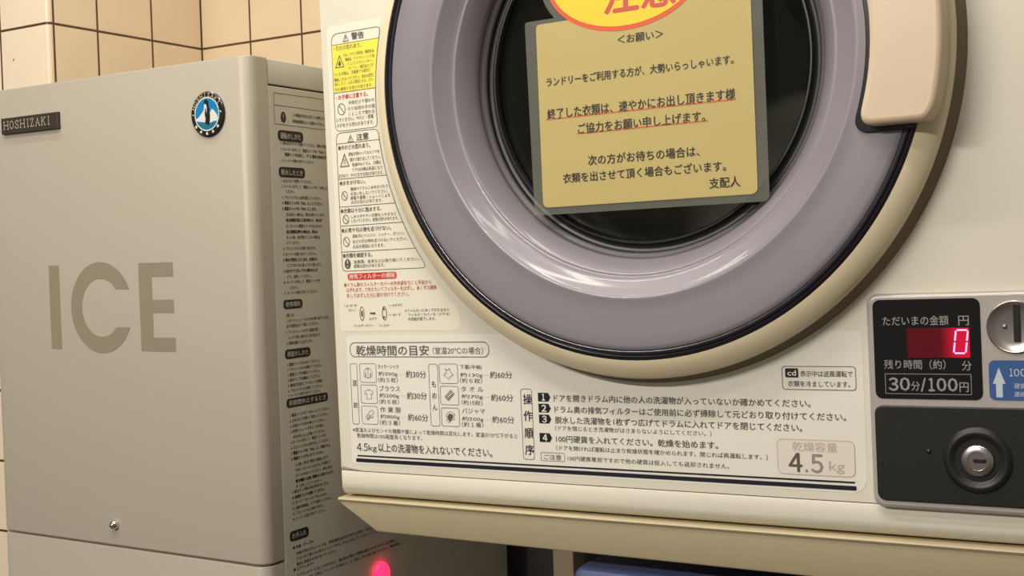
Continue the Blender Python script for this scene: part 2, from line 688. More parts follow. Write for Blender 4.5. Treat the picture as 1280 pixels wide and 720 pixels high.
# ICE lettering
P = Print(ICEF)


def Fp(zx, zy):
    return ICEF.pix(40 + zx / 4.5, 300 + zy / 4.5)


zt_, zb_ = Fp(125, 144)[1], Fp(137, 613)[1]
ui0, ui1 = Fp(103, 380)[0], Fp(160, 380)[0]
P.poly([(ui0, zb_), (ui1, zb_), (ui1, zt_), (ui0, zt_)])
e0, e1 = Fp(607, 380)[0], Fp(801, 380)[0]
et, eb = Fp(697, 127)[1], Fp(710, 627)[1]
es = Fp(676, 300)[0]
th = (et - eb) * 0.158
em0, em1 = Fp(740, 336)[1], Fp(740, 410)[1]
P.poly([(e0, eb), (e1, eb), (e1, eb + th), (es, eb + th), (es, em1), (e1 - 0.0006, em1), (e1 - 0.0006, em0), (es, em0), (es, et - th), (e1, et - th), (e1, et), (e0, et)])
co = Fp(385, 380)
ro_x, ro_z = (Fp(390, 380)[0] - Fp(221, 380)[0]), (Fp(385, 124)[1] - Fp(395, 637)[1]) / 2
ccx, ccz = Fp(221, 380)[0] + ro_x, (Fp(385, 124)[1] + Fp(395, 637)[1]) / 2
ri_x, ri_z = ro_x - (Fp(282, 380)[0] - Fp(221, 380)[0]), ro_z - (Fp(390, 124)[1] - Fp(390, 217)[1])
zc1, zc2 = Fp(500, 277)[1], Fp(505, 490)[1]


def arc(rx, rz, a0, a1, n=40):
    return [(ccx + rx * math.cos(a0 + (a1 - a0) * k / n), ccz + rz * math.sin(a0 + (a1 - a0) * k / n)) for k in range(n + 1)]


P.poly(arc(ro_x, ro_z, math.asin((zc1 - ccz) / ro_z), 2 * math.pi + math.asin((zc2 - ccz) / ro_z)) + arc(ri_x, ri_z, 2 * math.pi + math.asin((zc2 - ccz) / ri_z), math.asin((zc1 - ccz) / ri_z)))
P.done('large_lettering', ICELET, ice, 'large taupe letters ICE')

# name plate, slab-serif capitals
ICEP = Plane(lambda px, py: (lambda p: (p.x, p.z))(on_y(px, py, YF - 0.0035)), None)
a = ICEP.pix(1, 147.5)
b = ICEP.pix(71.7, 141)
zpt, zpb = ICEP.pix(36, 144)[1], ICEP.pix(36, 164.3)[1]
plate = build('name_plate', prism([(a[0] - IM.x, zpb), (b[0] - IM.x, zpb), (b[0] - IM.x, zpt), (a[0] - IM.x, zpt)], YF - IM.y, YF - 0.0035 - IM.y, 0.0006, 2), BADGE, ice, 30, 'dark name plate with pale capitals')
GL = {
    'H': [[(0, 0), (0, 1)], [(1, 0), (1, 1)], [(0, .5), (1, .5)], [(-.22, 0), (.22, 0)], [(.78, 0), (1.22, 0)], [(-.22, 1), (.22, 1)], [(.78, 1), (1.22, 1)]],
    'O': [[(.5 + .55 * math.cos(t / 16 * 2 * math.pi), .5 + .5 * math.sin(t / 16 * 2 * math.pi)) for t in range(17)]],
    'S': [[(.95, .72), (.92, .86), (.7, 1), (.35, 1), (.1, .88), (.1, .68), (.3, .56), (.7, .46), (.9, .34), (.9, .14), (.68, 0), (.3, 0), (.06, .12), (.05, .3)], [(.97, .7), (.97, 1)], [(.03, 0), (.03, .3)]],
    'I': [[(.5, 0), (.5, 1)], [(.2, 0), (.8, 0)], [(.2, 1), (.8, 1)]],
    'Z': [[(.05, .75), (.05, 1), (.95, 1), (.05, 0), (.95, 0), (.95, .25)]],
    'A': [[(0, 0), (.5, 1), (1, 0)], [(.2, .35), (.8, .35)], [(-.18, 0), (.2, 0)], [(.8, 0), (1.2, 0)]],
    'K': [[(.05, 0), (.05, 1)], [(.05, .42), (.9, 1)], [(.35, .6), (.95, 0)], [(-.15, 0), (.28, 0)], [(-.15, 1), (.28, 1)], [(.7, 1), (1.1, 1)], [(.72, 0), (1.15, 0)]],
}
PLT = Plane(ICEF.pix, lambda u, v, l: (u - IM.x, YF - 0.0037 - l - IM.y, v))
P = Print(PLT)
u0, u1 = ICEP.pix(5, 157)[0], ICEP.pix(64, 151)[0]
v0, v1 = ICEP.pix(35, 158.5)[1], ICEP.pix(35, 148.8)[1]
word = 'HOSHIZAKI'
wid = {'I': 0.62, 'H': 1.2, 'A': 1.1, 'K': 1.1}
tot = sum(wid.get(ch, 1.0) + 0.32 for ch in word)
x = u0
for ch in word:
    w_ = (u1 - u0) * wid.get(ch, 1.0) / tot
    for st in GL[ch]:
        P.stroke([(x + (p[0] * (0.8 if ch != 'I' else 1)) * w_ + w_ * 0.05, v0 + p[1] * (v1 - v0)) for p in st], 0.0009)
    x += w_ + (u1 - u0) * 0.32 / tot
P.done('lettering', BADGETXT, plate)

# round emblem with a penguin
ec = ICEP.pix(219.4 + 344 / 9, 100 + 382 / 9)
er = (ICEF.pix(258, 114)[1] - ICEF.pix(258.5, 171)[1]) / 2
emb = build('round_emblem', lathe([(0, YF - IM.y), (er, YF - IM.y), (er, YF - 0.0014 - IM.y), (er - 0.0012, YF - 0.0024 - IM.y), (0, YF - 0.0024 - IM.y)], ec[0] - IM.x, ec[1], 64), EMBLK, ice, 40, 'round black emblem with a penguin on blue')
EMP = Plane(ICEF.pix, lambda u, v, l: (ec[0] + u * er - IM.x, YF - 0.0025 - l - IM.y, ec[1] + v * er))


def emdisc(r, cx=0, cy=0, n=40, sx=1):
    return [(cx + sx * r * math.cos(2 * math.pi * k / n), cy + r * math.sin(2 * math.pi * k / n)) for k in range(n)]


P = Print(EMP, 0.0)
P.stroke(emdisc(0.72), 0.05, True)
PT = Print(EMP, 0.0)
wd = 'HOSHIZAKI'
for i, ch in enumerate(wd):   # capitals along the upper rim
    th_ = math.radians(158 - i * 15.5)
    for st in GL[ch]:
        q = []
        for p in st:
            lx, ly = (p[0] - 0.5) * 0.15 * (0.9 if ch != 'I' else 1), 0.765 + p[1] * 0.16
            q.append((ly * math.cos(th_) + lx * math.sin(th_), ly * math.sin(th_) - lx * math.cos(th_)))
        PT.stroke(q, 0.032)
for ang in (-142, -117, -92, -67, -42):
    cx_, cy_ = 0.85 * math.cos(math.radians(ang)), 0.85 * math.sin(math.radians(ang))
    P.poly([(cx_ + (0.09 if k % 2 == 0 else 0.045) * math.sin(k * math.pi / 5), cy_ + (0.09 if k % 2 == 0 else 0.045) * math.cos(k * math.pi / 5)) for k in range(10)])
P.stroke([(.78, .1), (.86, .02)], .04)
P.stroke([(-.86, .02), (-.78, .0)], .04)
P.done('rim_stars', EMWHITE, emb)
PT.done('rim_lettering', EMTAN, emb)
P = Print(EMP, 0.00005)
P.poly(emdisc(0.69))
P.done('blue_field', EMBLUE, emb)
P = Print(EMP, 0.00012)
P.poly([(-.66, -.18), (-.5, -.12), (-.34, .02), (-.2, .16), (-.1, .26), (.02, .1), (.2, .06), (.34, .22), (.46, .1), (.6, -.05), (.66, -.2), (.6, -.34), (.4, -.34), (.1, -.42), (-.2, -.34), (-.5, -.3), (-.63, -.26)])
P.poly([(-.12, .48), (0, .5), (.06, .3), (.0, -.1), (-.12, -.4), (-.16, -.1), (-.18, .2)])
P.done('iceberg_shape', EMWHITE, emb)
P = Print(EMP, 0.00010)
P.poly([(-.56, -.36), (-.2, -.38), (.1, -.46), (.42, -.38), (.54, -.34), (.36, -.56), (0, -.66), (-.36, -.56)])
P.done('sea_shape', EMTEAL, emb)
P = Print(EMP, 0.0002)
P.poly([(-.16, .58), (-.06, .64), (.06, .62), (.12, .52), (.13, .38), (.17, .2), (.2, -.1), (.17, -.36), (.12, -.5), (.0, -.46), (-.12, -.4), (-.06, -.1), (.0, .1), (.02, .32), (-.04, .44), (-.2, .46), (-.1, .5)])
P.poly([(-.06, .3), (-.02, .05), (-.08, -.2), (-.12, .0), (-.1, .2)])
P.done('penguin_shape', EMBLK, emb)

# bolt with dome nut
bc = ICEF.pix(144.5, 655.5)
br = 0.0052
build('dome_bolt', lathe([(br, YF - IM.y), (br, YF - 0.002 - IM.y), (br * 0.92, YF - 0.0035 - IM.y), (br * 0.6, YF - 0.006 - IM.y), (br * 0.25, YF - 0.0072 - IM.y), (0, YF - 0.0074 - IM.y)], bc[0] - IM.x, bc[1], 24), CHROMEB, ice, 60, 'shiny chrome dome bolt')

# instructions on the side
fr = Print(ICESD)
fr.line([(341.8, 115.8), (420, 126.5)], 0.0005)
fr.line([(341.8, 115.8), (343.2, 154.7), (420, 164)], 0.0005)
fr.line([(342.6, 131), (420, 141.5)], 0.0005)
pills = [(347, 162.5, 378.7, 176.5, '運転のしかた', 45), (348.3, 208.5, 381, 222.0, '断水したとき', 45), (354, 375, 378, 387, '使用場所', 45), (356, 437, 388, 449.5, '検査のしかた', 45), (358, 498.5, 410, 510.5, '長期間休止するとき', 45), (362, 664, 386, 677.5, 'お手入れ', 45)]
pk, pt = Print(ICESD, 0.00004), Print(ICESD, 0.00012)
pk.ell(354, 146.5, 0.0038, 0.0054)
pt.stroke([(ICESD.pix(354, 146.5)[0], ICESD.pix(354, 146.5)[1] + d) for d in (0.0032, -0.0006)], 0.0009)
pt.ell(354, 149.7, 0.0005, 0.0006)
pk = pk.done('attention_mark', ICEINK, ice, 'black round attention mark on the instruction label')
pt.done('exclamation_point', ICEPALE, pk)
for (x1, y1, x2, y2, s, _) in pills:
    pk, pt = Print(ICESD, 0.00004), Print(ICESD, 0.00012)
    a, b = ICESD.pix(x1, (y1 + y2) / 2), ICESD.pix(x2, (y1 + y2) / 2)
    up, dn = ICESD.pix(x1 + 3, y1), ICESD.pix(x1 + 3, y2 - 0.5)
    hh = (up[1] - dn[1]) / 2
    vc = (up[1] + dn[1]) / 2
    pk.poly(rounded(a[0], vc - hh, b[0], vc + hh, hh * 0.8))
    pt.place(s, a[0] + hh * 0.7, b[0] - hh * 0.7, vc, hh * 1.15, 0.02)
    pk = pk.done('label_pill', ICEINK, ice, 'black rounded heading on the instruction label')
    pt.done('pill_lettering', ICEPALE, pk)
fr.done('label_frame', ICETXT, ice)
lines = [
    (365.5, 143.5, 'この製品を安全に正しくお使いいただくために、必ず', 0), (365.5, 151.3, '取扱説明書をよくお読みください。また、お読みに', 0),
    (351, 178.3, '1. 給水止水バルブを開いてください。製氷が始まります。', 0), (351, 186, '2. ルーバーを外して、電源スイッチを「ON」にします。', 0), (356, 193, '電源ランプが点灯し、すぐに製氷を始めます。', 1), (351.5, 200.3, '3. ルーバーを取り付けてください。', 0),
    (351.5, 225.6, '1. 止水バルブを閉じてください。', 0), (352, 232.6, '2. ルーバーを外して、電源スイッチを「OFF」にして', 0), (357, 239.3, 'ください。', 0), (352, 246.4, '3. フロントパネル上部を開いてください。', 0), (352.5, 253.4, '4. 電源スイッチを「ON」にしてください。', 1), (352.5, 260.6, '5. 電源スイッチを「OFF」にします。', 1),
    (357.5, 268, '水が出ない場合は、断水が続いています。', 0), (357.5, 275, '給水制限区域の工事が終わり、断水が', 1), (357.5, 282.4, 'なくなったら電源スイッチを入れます。', 0), (358, 289.7, '給水制限区域外の場合は、断水に', 1), (358, 296.7, 'なった後、氷が落ちてこない場合は', 0), (358, 303.4, 'してください。', 0),
    (354, 310.7, '6. フロントパネルを取り付けます。', 0), (354, 318, '7. ルーバーを取り付けてください。', 0), (354, 325, '8. 断水が復旧したときは、水道水の', 1), (359, 332, 'にごりを十分に取ってから使います。', 0), (354.3, 339, '9. 氷をすべて出してから庫内をふき', 1), (359, 346, 'とり、洗浄してください。', 0), (354.5, 353, '10. ルーバーを外して、電源スイッチを', 0), (362, 359.7, 'ください。', 0), (355, 366.5, '11. ルーバーを取り付けてください。', 0),
    (357.5, 394.5, '〈使い方〉', 0), (358, 401.3, 'このアイスシュートから氷を取り出すときは、', 0), (358, 408, '必ず容器を当てて押してください。', 0), (357.5, 415.6, '1. アイスシュートの下に容器を置く。', 0), (360, 422.4, 'コップで押し続けると氷が出ます。', 0), (358, 429.4, '2. 容器を離すと止まります。', 0),
    (359, 456, '1. 電源スイッチを入れてください。', 0), (359, 462.5, '2. フロントパネルを開けてください。', 0), (359.3, 469, '3. 電源ランプを確認してください。', 0), (359.6, 475.6, '4. 給水ランプを確認してください。', 0), (360, 482.3, '5. 庫内灯が点灯していることを確認。', 0), (360, 489, '6. フロントパネルを閉じてください。', 0), (360, 495, '7. ルーバーを取り付けてください。', 0),
    (362, 519.6, '1. 電源スイッチを「OFF」にしてください。', 0), (362.3, 526.3, '2. 止水バルブを閉じて排水してください。', 0), (362.6, 533, '3. 水道タンクの水を抜いてください。', 0), (362.8, 539.8, '4. 氷受けシュートを外して水を抜く。', 0), (366, 546.5, '水をきれいにふき取ってください。', 0), (363, 553.4, '5. ルーバーを外して、電源スイッチを', 0), (363.3, 560.4, '6. フロントパネルを取り外してください。', 0), (363.6, 567.2, '7. 電源スイッチを「ON」にして給水する。', 1), (364, 574.1, '8. 電源スイッチを入れてください。', 1),
    (369, 581, 'この後、約3分で製氷を開始します。', 0), (369, 588, '「OFF」になったら止水バルブを閉じて', 0), (369.3, 594.8, 'スイッチを切ってください。排水が出た', 0), (369.5, 601.6, '製氷機能とは別に電源の入切を行います。', 1), (370, 608.4, 'を「OFF」にしてください。', 0),
    (365, 615.4, '9. 給水ポンプ側の水抜き栓を外します。', 0), (365, 622.4, '10. 給排水コックを閉じてください。', 1), (365.3, 629.3, '11. オーバーフローパイプを入れます。', 0), (365.6, 636, '12. 各部の乾燥後、ドアを閉めてください。', 0), (366, 642.6, '13. フロントパネルを取り付ける。', 0), (366, 649.4, '14. ルーバーを取り付けてください。', 0),
    (366, 685, '● 外装・ケーブル', 1), (370, 692, '外装の汚れがひどいときは、中性洗剤を含ませた布でふき取り、水を含ませた柔らかい布で', 0), (370.3, 698.7, 'さらに水で湿らせた布でよくふいてから、からぶきをしてください。ケーブルの先も同様にふきます。', 0), (370.6, 705.4, '製品に直接水をかけないでください。', 0), (367, 712.6, '● エアフィルター', 1), (371, 719.5, 'エアフィルターにほこりがたまると、製氷能力が落ちて故障の原因となりますので、必ず清掃して', 0), (371, 726.5, 'ください。月に二回以上フィルターを水洗いし、よく乾かしてから取り付けてください。清掃の際は', 0),
]
P = Print(ICESD)
Pb = Print(ICESD)
for (x, y, s, bld) in lines:
    (Pb if bld else P).run(s, x, y, 0.0037, 0.88 if y < 685 else 1.05, 0.04 if bld else 0.02)
P.done('label_lettering', ICETXT, ice)
Pb.done('bold_label_lettering', ICEINK, ice)

# small red bead low on the side, its material set to glow
lc = on_x(475, 716, XS)
bm = bmesh.new()
bmesh.ops.create_uvsphere(bm, u_segments=20, v_segments=12, radius=0.0125)
for v in bm.verts:
    v.co = Vector((max(v.co.x, -0.0005) * 0.8, v.co.y, v.co.z)) + loc_ice(lc)
RED_GLOW = mat('red_glow_shell', (200, 20, 60), 0.3, emit=4.0, ecol=(255, 29, 62))
red_bead = build('red_glow_bead', bm, RED_GLOW, ice, 60, 'glowing red bead on the side panel')
# ================================================================== tumble dryer
TILT = math.radians(0.9296)
DO = Vector((-0.737, 0, 1.3 - 0.2262))
dry = empty('tumble_dryer', DO, (0, -TILT, 0), 'cream coin-operated tumble dryer with round mauve door, on the beige stand', 'dryer')
RI = Matrix.Rotation(-TILT, 3, 'Y').inverted()


def L(px, py, h=0.0):
    """point of the dryer's own frame seen at a picture point, h in front of its face"""
    p = RI @ (on_y(px, py, -h) - DO)
    return p.x, p.z


def loc_dry(p):
    return RI @ (Vector(p) - DO)


dc = loc_dry((-0.4641 * 0.9, 0, 1.3 + 0.1592 * 0.9))
DX, DZ = dc.x, dc.z
xl = (L(396.2, 0)[0] + L(424.6, 560)[0]) / 2
xr = xl + 0.71
zs = (L(427, 587.3)[1] + L(1080, 629.5)[1]) / 2
zbot = 0.0
ztop = 0.70
HOLE = 0.2470

# outer casing behind the front
bm = bmesh.new()
cx0, cx1, cz0, cz1 = xl + 0.002, xr - 0.002, 0.004, ztop - 0.002
for a_, b_ in (((cx0, 0.014, cz0), (cx0 + 0.003, 0.455, cz1)), ((cx1 - 0.003, 0.014, cz0), (cx1, 0.455, cz1)), ((cx0, 0.014, cz0), (cx1, 0.455, cz0 + 0.003)), ((cx0, 0.014, cz1 - 0.003), (cx1, 0.455, cz1)), ((cx0, 0.452, cz0), (cx1, 0.455, cz1))):
    add_box(bm, a_, b_, 0.001, 1)
build('casing', bm, CREAM, dry, 35)
# front panel, with the round door opening cut out
bm = bmesh.new()
N = 96
ringo, ringi, ringb = [], [], []
xa, xb, za, zb2 = xl, xr, zs + 0.0002, ztop
bv = 0.0035


def on_rect(a, ins):
    dx, dz = math.cos(a), math.sin(a)
    ts = []
    if dx > 1e-9:
        ts.append((xb - ins - DX) / dx)
    if dx < -1e-9:
        ts.append((xa + ins - DX) / dx)
    if dz > 1e-9:
        ts.append((zb2 - ins - DZ) / dz)
    if dz < -1e-9:
        ts.append((za + (0.0004 if ins else 0) - DZ) / dz)
    t = min(ts)
    return DX + dx * t, DZ + dz * t


angs = sorted([2 * math.pi * k / N for k in range(N)] + [math.atan2(z - DZ, x - DX) % (2 * math.pi) for x in (xa, xb) for z in (za, zb2)])
prev = []
for (kind, yy) in (('b', 0.014), ('m', bv), ('n', bv * 0.3), ('o', 0.0), ('i', 0.0), ('j', 0.012)):
    ring = []
    for a in angs:
        if kind in 'ij':
            p = (DX + HOLE * math.cos(a), DZ + HOLE * math.sin(a))
        else:
            p = on_rect(a, {'b': 0, 'm': 0, 'n': bv * 0.3, 'o': bv}[kind])
        ring.append(bm.verts.new((p[0], yy, p[1])))
    prev.append(ring)
for a, b in zip(prev, prev[1:]):
    for i in range(len(angs)):
        j = (i + 1) % len(angs)
        bm.faces.new((a[i], a[j], b[j], b[i]))
build('front_panel', bm, CREAM, dry, 30)
# lower front strip with a rolled bottom edge
prof = [(0.014, zs - 0.0002), (0.0004, zs - 0.0002), (0.0, zs - 0.0007)]
rr = 0.013
zc = zbot + rr + 0.001
prof += [(rr - rr * math.cos(math.radians(a)), zc - rr * math.sin(math.radians(a))) for a in range(0, 91, 10)]
prof += [(0.03, zbot + 0.001), (0.03, zs - 0.0002)]
bm = bmesh.new()
xs_ = [(xl + 0.0035, 0.0035), (xl + 0.001, 0.001), (xl, 0.0)]
rings = []
for (xx, ins) in ((xl + 0.0, 0.0035), (xl + 0.0011, 0.001), (xl + 0.0038, 0.0), (xr - 0.0038, 0.0), (xr - 0.0011, 0.001), (xr, 0.0035)):
    rings.append([bm.verts.new((xx, max(y, ins), z)) for y, z in prof])
for a, b in zip(rings, rings[1:]):
    for i in range(len(prof)):
        j = (i + 1) % len(prof)
        bm.faces.new((a[i], b[i], b[j], a[j]))
bm.faces.new(rings[0])
bm.faces.new(rings[-1][::-1])
build('lower_front_strip', bm, CREAM, dry, 40)

# ---- door
door = build('door', lathe([(0.243, -0.011), (0.2462, -0.0118), (0.2475, -0.014), (0.2470, -0.0172), (0.2445, -0.0208), (0.2400, -0.0244), (0.2355, -0.0268), (0.2320, -0.0279), (0.2316, -0.0272)], DX, DZ, 192), CREAM_TRIM, dry, 50, 'round mauve and cream door with a dark window')
build('door_seal', lathe([(0.2521, 0.0005), (0.2519, -0.0006), (0.249, -0.0035), (0.246, -0.009), (0.2425, -0.0115), (0.236, -0.0115)], DX, DZ, 192), SEAL, door, 60)
build('door_trim', lathe([(0.2318, -0.0262), (0.2316, -0.0276), (0.2305, -0.0285), (0.2285, -0.0286), (0.2278, -0.0279), (0.2272, -0.0286), (0.225, -0.0289), (0.2240, -0.0284), (0.2236, -0.0262)], DX, DZ, 192), NAVY, door, 40, 'glossy navy black ring')
build('door_ring', lathe([(0.2238, -0.0262), (0.2236, -0.0276), (0.2222, -0.0287), (0.2195, -0.0291), (0.210, -0.0288), (0.195, -0.0280), (0.1870, -0.0278), (0.1840, -0.0283), (0.1818, -0.0283), (0.1803, -0.0275), (0.1786, -0.0260), (0.1740, -0.0232), (0.1700, -0.0205), (0.1668, -0.0184), (0.1655, -0.0181), (0.1642, -0.0181), (0.1630, -0.0172), (0.1580, -0.0106), (0.1535, -0.0036), (0.1524, -0.0006), (0.1518, 0.0040), (0.1516, 0.0080)], DX, DZ, 192), MAUVE, door, 35, 'mauve grey moulded ring')
build('window_seal', lathe([(0.1522, 0.0010), (0.1518, 0.0026), (0.1505, 0.0040), (0.1486, 0.0048), (0.1476, 0.0056), (0.1472, 0.0080)], DX, DZ, 160), GREYRUB, door, 50)
build('window_gasket', lathe([(0.1474, 0.0070), (0.1466, 0.0100), (0.1440, 0.0112), (0.1418, 0.0104), (0.1408, 0.0080), (0.1398, 0.0066), (0.1386, 0.0066), (0.1376, 0.0080), (0.1368, 0.0120)], DX, DZ, 160), RUBBER, door, 50)
build('door_glass', lathe([(0.1374, 0.0110), (0.1355, 0.0090), (0.120, 0.0082), (0.08, 0.0076), (0.0, 0.0074)], DX, DZ, 160), GLASS, door, 50, 'dark glass pane')
build('drum', lathe([(0.150, 0.0235), (0.150, 0.06), (0.215, 0.075), (0.225, 0.085), (0.225, 0.38), (0.21, 0.395), (0.05, 0.40), (0.0, 0.40)], DX, DZ, 96), DRUM, dry, 40)

# ---- handle on the door
def handle_outline(grow):
    ri, ro = 0.1955 - grow, 0.2448 if not grow else 0.2322
    zb_h = -0.0668 - grow * 0.6
    zt_h = 0.104
    ai, ao = math.asin(zb_h / ri), math.asin(zb_h / ro)
    bi, bo = math.asin(zt_h / ri), math.asin(zt_h / ro)
    n = 22
    inner = [(ri * math.cos(bi + (ai - bi) * k / n), ri * math.sin(bi + (ai - bi) * k / n)) for k in range(n + 1)]
    outer = [(ro * math.cos(ao + (bo - ao) * k / n), ro * math.sin(ao + (bo - ao) * k / n)) for k in range(n + 1)]
    pts = inner + outer
    rad = [0] * len(pts)
    # drop the points near the corners so that the corners can be rounded
    ci = Vector(inner[-1])
    cr = 0.0125 + grow * 0.5
    keep_in = [p for p in inner[:-1] if (Vector(p) - ci).length > cr]
    co_ = Vector(outer[0])
    cr2 = 0.0080 if not grow else 0.003
    keep_out = [p for p in outer[1:] if (Vector(p) - co_).length > cr2]
    def bend(p0, p1, p2, n=8):
        return [tuple(p0 * (1 - k / n) ** 2 + p1 * 2 * (k / n) * (1 - k / n) + p2 * (k / n) ** 2) for k in range(1, n)]
    along = (co_ - ci).normalized()
    q = keep_in + bend(Vector(keep_in[-1]), ci, ci + along * cr) + [tuple(ci + along * cr), tuple(co_ - along * cr2)] + bend(co_ - along * cr2, co_, Vector(keep_out[0])) + keep_out
    return [(DX + x, DZ + z) for x, z in q]


build('handle_base', prism(handle_outline(0.0062), -0.0262, -0.0306, 0.0006, 2), NAVY, door, 40, 'navy black edging under the handle')
hd = build('door_handle', prism(handle_outline(0.0), -0.0265, -0.0460, 0.0042, 5), HANDLE, door, 50, 'beige block handle')

# ---- printed sheets
FP = Plane(lambda px, py: L(px, py), lambda u, v, l: (u, -0.0003 - l, v))


def right_edge(z, rad):
    d = z - DZ
    return DX - math.sqrt(max(0.0, rad * rad - d * d))


RS = 0.2655   # sheets follow the door at this radius
P = Print(FP, -0.00015)
zt_s = L(440, 28)[1]
zb_s = L(500, 413.5)[1]
xs0, xs1 = L(412, 120)[0], L(577, 395)[0]
seq = [(xs0, zb_s), (xs1, zb_s)]
rad = [0.004, 0.011]
k = 0
z = zb_s + 0.018
while z < zt_s:
    xx = right_edge(z, RS - 0.002)
    if xx < xs1:
        seq.append((xx, z))
        rad.append(0)
    z += 0.008
seq += [(right_edge(zt_s, RS - 0.002), zt_s), (xs0, zt_s)]
rad += [0.006, 0.006]
P.poly(round_poly(seq, rad))
sheet = P.done('warning_sheet', SHEET, dry, 'white printed warning sheet left of the door')
# the two framed blocks
P = Print(FP, 0.00006)
HW = 0.00055
RB = 0.2625


def frame_pts(x0, zt, zb, rtl, rbl, rtr, rbr, R):
    pts, rads = [], []
    pts.append((x0, zb)); rads.append(rbl)
    pts.append((x0, zt)); rads.append(rtl)
    pts.append((right_edge(zt, R), zt)); rads.append(rtr)
    z = zt - 0.012
    while z > zb + 0.012:
        pts.append((right_edge(z, R), z)); rads.append(0)
        z -= 0.006
    pts.append((right_edge(zb, R), zb)); rads.append(rbr)
    return round_poly(pts, rads)


b1x = (L(414.3, 70)[0] + L(420, 150)[0]) / 2
b1t = (L(430, 41)[1] + L(465, 34)[1]) / 2
b1b = (L(428, 164.5)[1] + L(465, 158.5)[1]) / 2
P.stroke(frame_pts(b1x, b1t, b1b, 0.008, 0.006, 0.008, 0.006, RB), HW, True)
b2x = (L(421, 190)[0] + L(428, 320)[0]) / 2
b2t = (L(430, 166)[1] + L(465, 161.5)[1]) / 2
b2b = (L(440, 339)[1] + L(515, 335)[1]) / 2
P.stroke(frame_pts(b2x, b2t, b2b, 0.006, 0.005, 0.006, 0.006, RB), HW, True)


def hline(x0, px1, py1, px2, py2, R=RB, w=HW):
    v = (L(px1, py1)[1] + L(px2, py2)[1]) / 2
    P.stroke([(x0, v), (right_edge(v, R), v)], w)
    return v


hy1 = hline(b1x, 415, 57.5, 473, 47)
hy2 = hline(b1x, 419, 116.5, 470, 109.5)
hline(b2x, 421, 180.3, 473, 174.3)
hline(b2x, 423.4, 224.5, 482, 218.5)
hline(b2x, 424, 259, 492, 253.7)
hline(b2x, 426, 282.5, 502, 278)
hline(b2x, 427.5, 315, 518, 310.5)


def tri(pr, x, y, w, h, sw):
    u, v = FP.pix(x, y)
    pr.stroke([(u, v + h / 2), (u - w / 2, v - h / 2), (u + w / 2, v - h / 2)], sw, True)


tri(P, 432.3, 47.4, 0.0062, 0.0062, 0.0006)
tri(P, 424.8, 77.0, 0.0098, 0.0106, 0.0009)
tri(P, 438.5, 173, 0.0062, 0.0062, 0.0006)
tri(P, 431, 200.5, 0.0098, 0.0112, 0.0009)
for (x, y) in ((432.3, 48.2), (438.5, 173.8)):
    u, v = FP.pix(x, y)
    P.stroke([(u, v + 0.0016), (u, v - 0.0006)], 0.0008)
    P.ell(x, y + 2.0, 0.0004, 0.0004, None, 8)
for (x, y, r) in ((427.2, 136.6, 0.0046), (431, 244.8, 0.0036), (432.6, 274.2, 0.0036), (433.4, 302.3, 0.0038)):
    P.ell(x, y, r * 0.93, r * 1.12, 0.0007)
    u, v = FP.pix(x, y)
    P.stroke([(u - r * 0.62, v + r * 0.78), (u + r * 0.62, v - r * 0.78)], 0.0007)
u, v = FP.pix(431, 244.8)
P.stroke([(u - 0.0012, v + 0.0016), (u - 0.0004, v), (u + 0.0012, v - 0.0012)], 0.0009)
u, v = FP.pix(424.8, 79.3)   # flame
P.poly([(u, v + 0.0034), (u + 0.0009, v + 0.0016), (u + 0.0018, v + 0.0002), (u + 0.0016, v - 0.0018), (u, v - 0.0026), (u - 0.0016, v - 0.0018), (u - 0.0018, v + 0.0002), (u - 0.0008, v + 0.0012)])
u, v = FP.pix(431, 202)      # rising heat
for dx_ in (-0.0011, 0.0, 0.0011):
    P.stroke([(u + dx_, v - 0.003), (u + dx_ + 0.0004, v - 0.001), (u + dx_ - 0.0003, v + 0.0008), (u + dx_ + 0.0002, v + 0.0026)], 0.0003)
P.ell(434.9, 330, 0.0036, 0.0046)
B_ = 0.014
P.text('警告', 439.3, 45.6, 455, 42.6, 8.8, 0.03)
P.text('・引火の恐れあり。', 417, 61.6, 452, 55.6, 6.0, 0.02)
P.text('注意', 445.6, 171.6, 461, 169.3, 8.8, 0.03)
P.text('●やけどの恐れあり。', 423, 185.2, 463, 181.2, 6.0, 0.02)
P.text('●水をかけない。', 424.8, 229.3, 456.7, 226.6, 5.6, 0.02)
P.text('●衣類は十分に脱水する。', 426, 264.0, 477, 260.3, 5.8, 0.02)
P.text('●火気や引火物を近づけない。', 427, 288.0, 489, 284.7, 5.8, 0.02)
P.text('●衣類を確認する。', 428.8, 320.0, 465.5, 317.8, 5.8, 0.02)
P.done('frames_and_headings', INK_GREY, sheet)
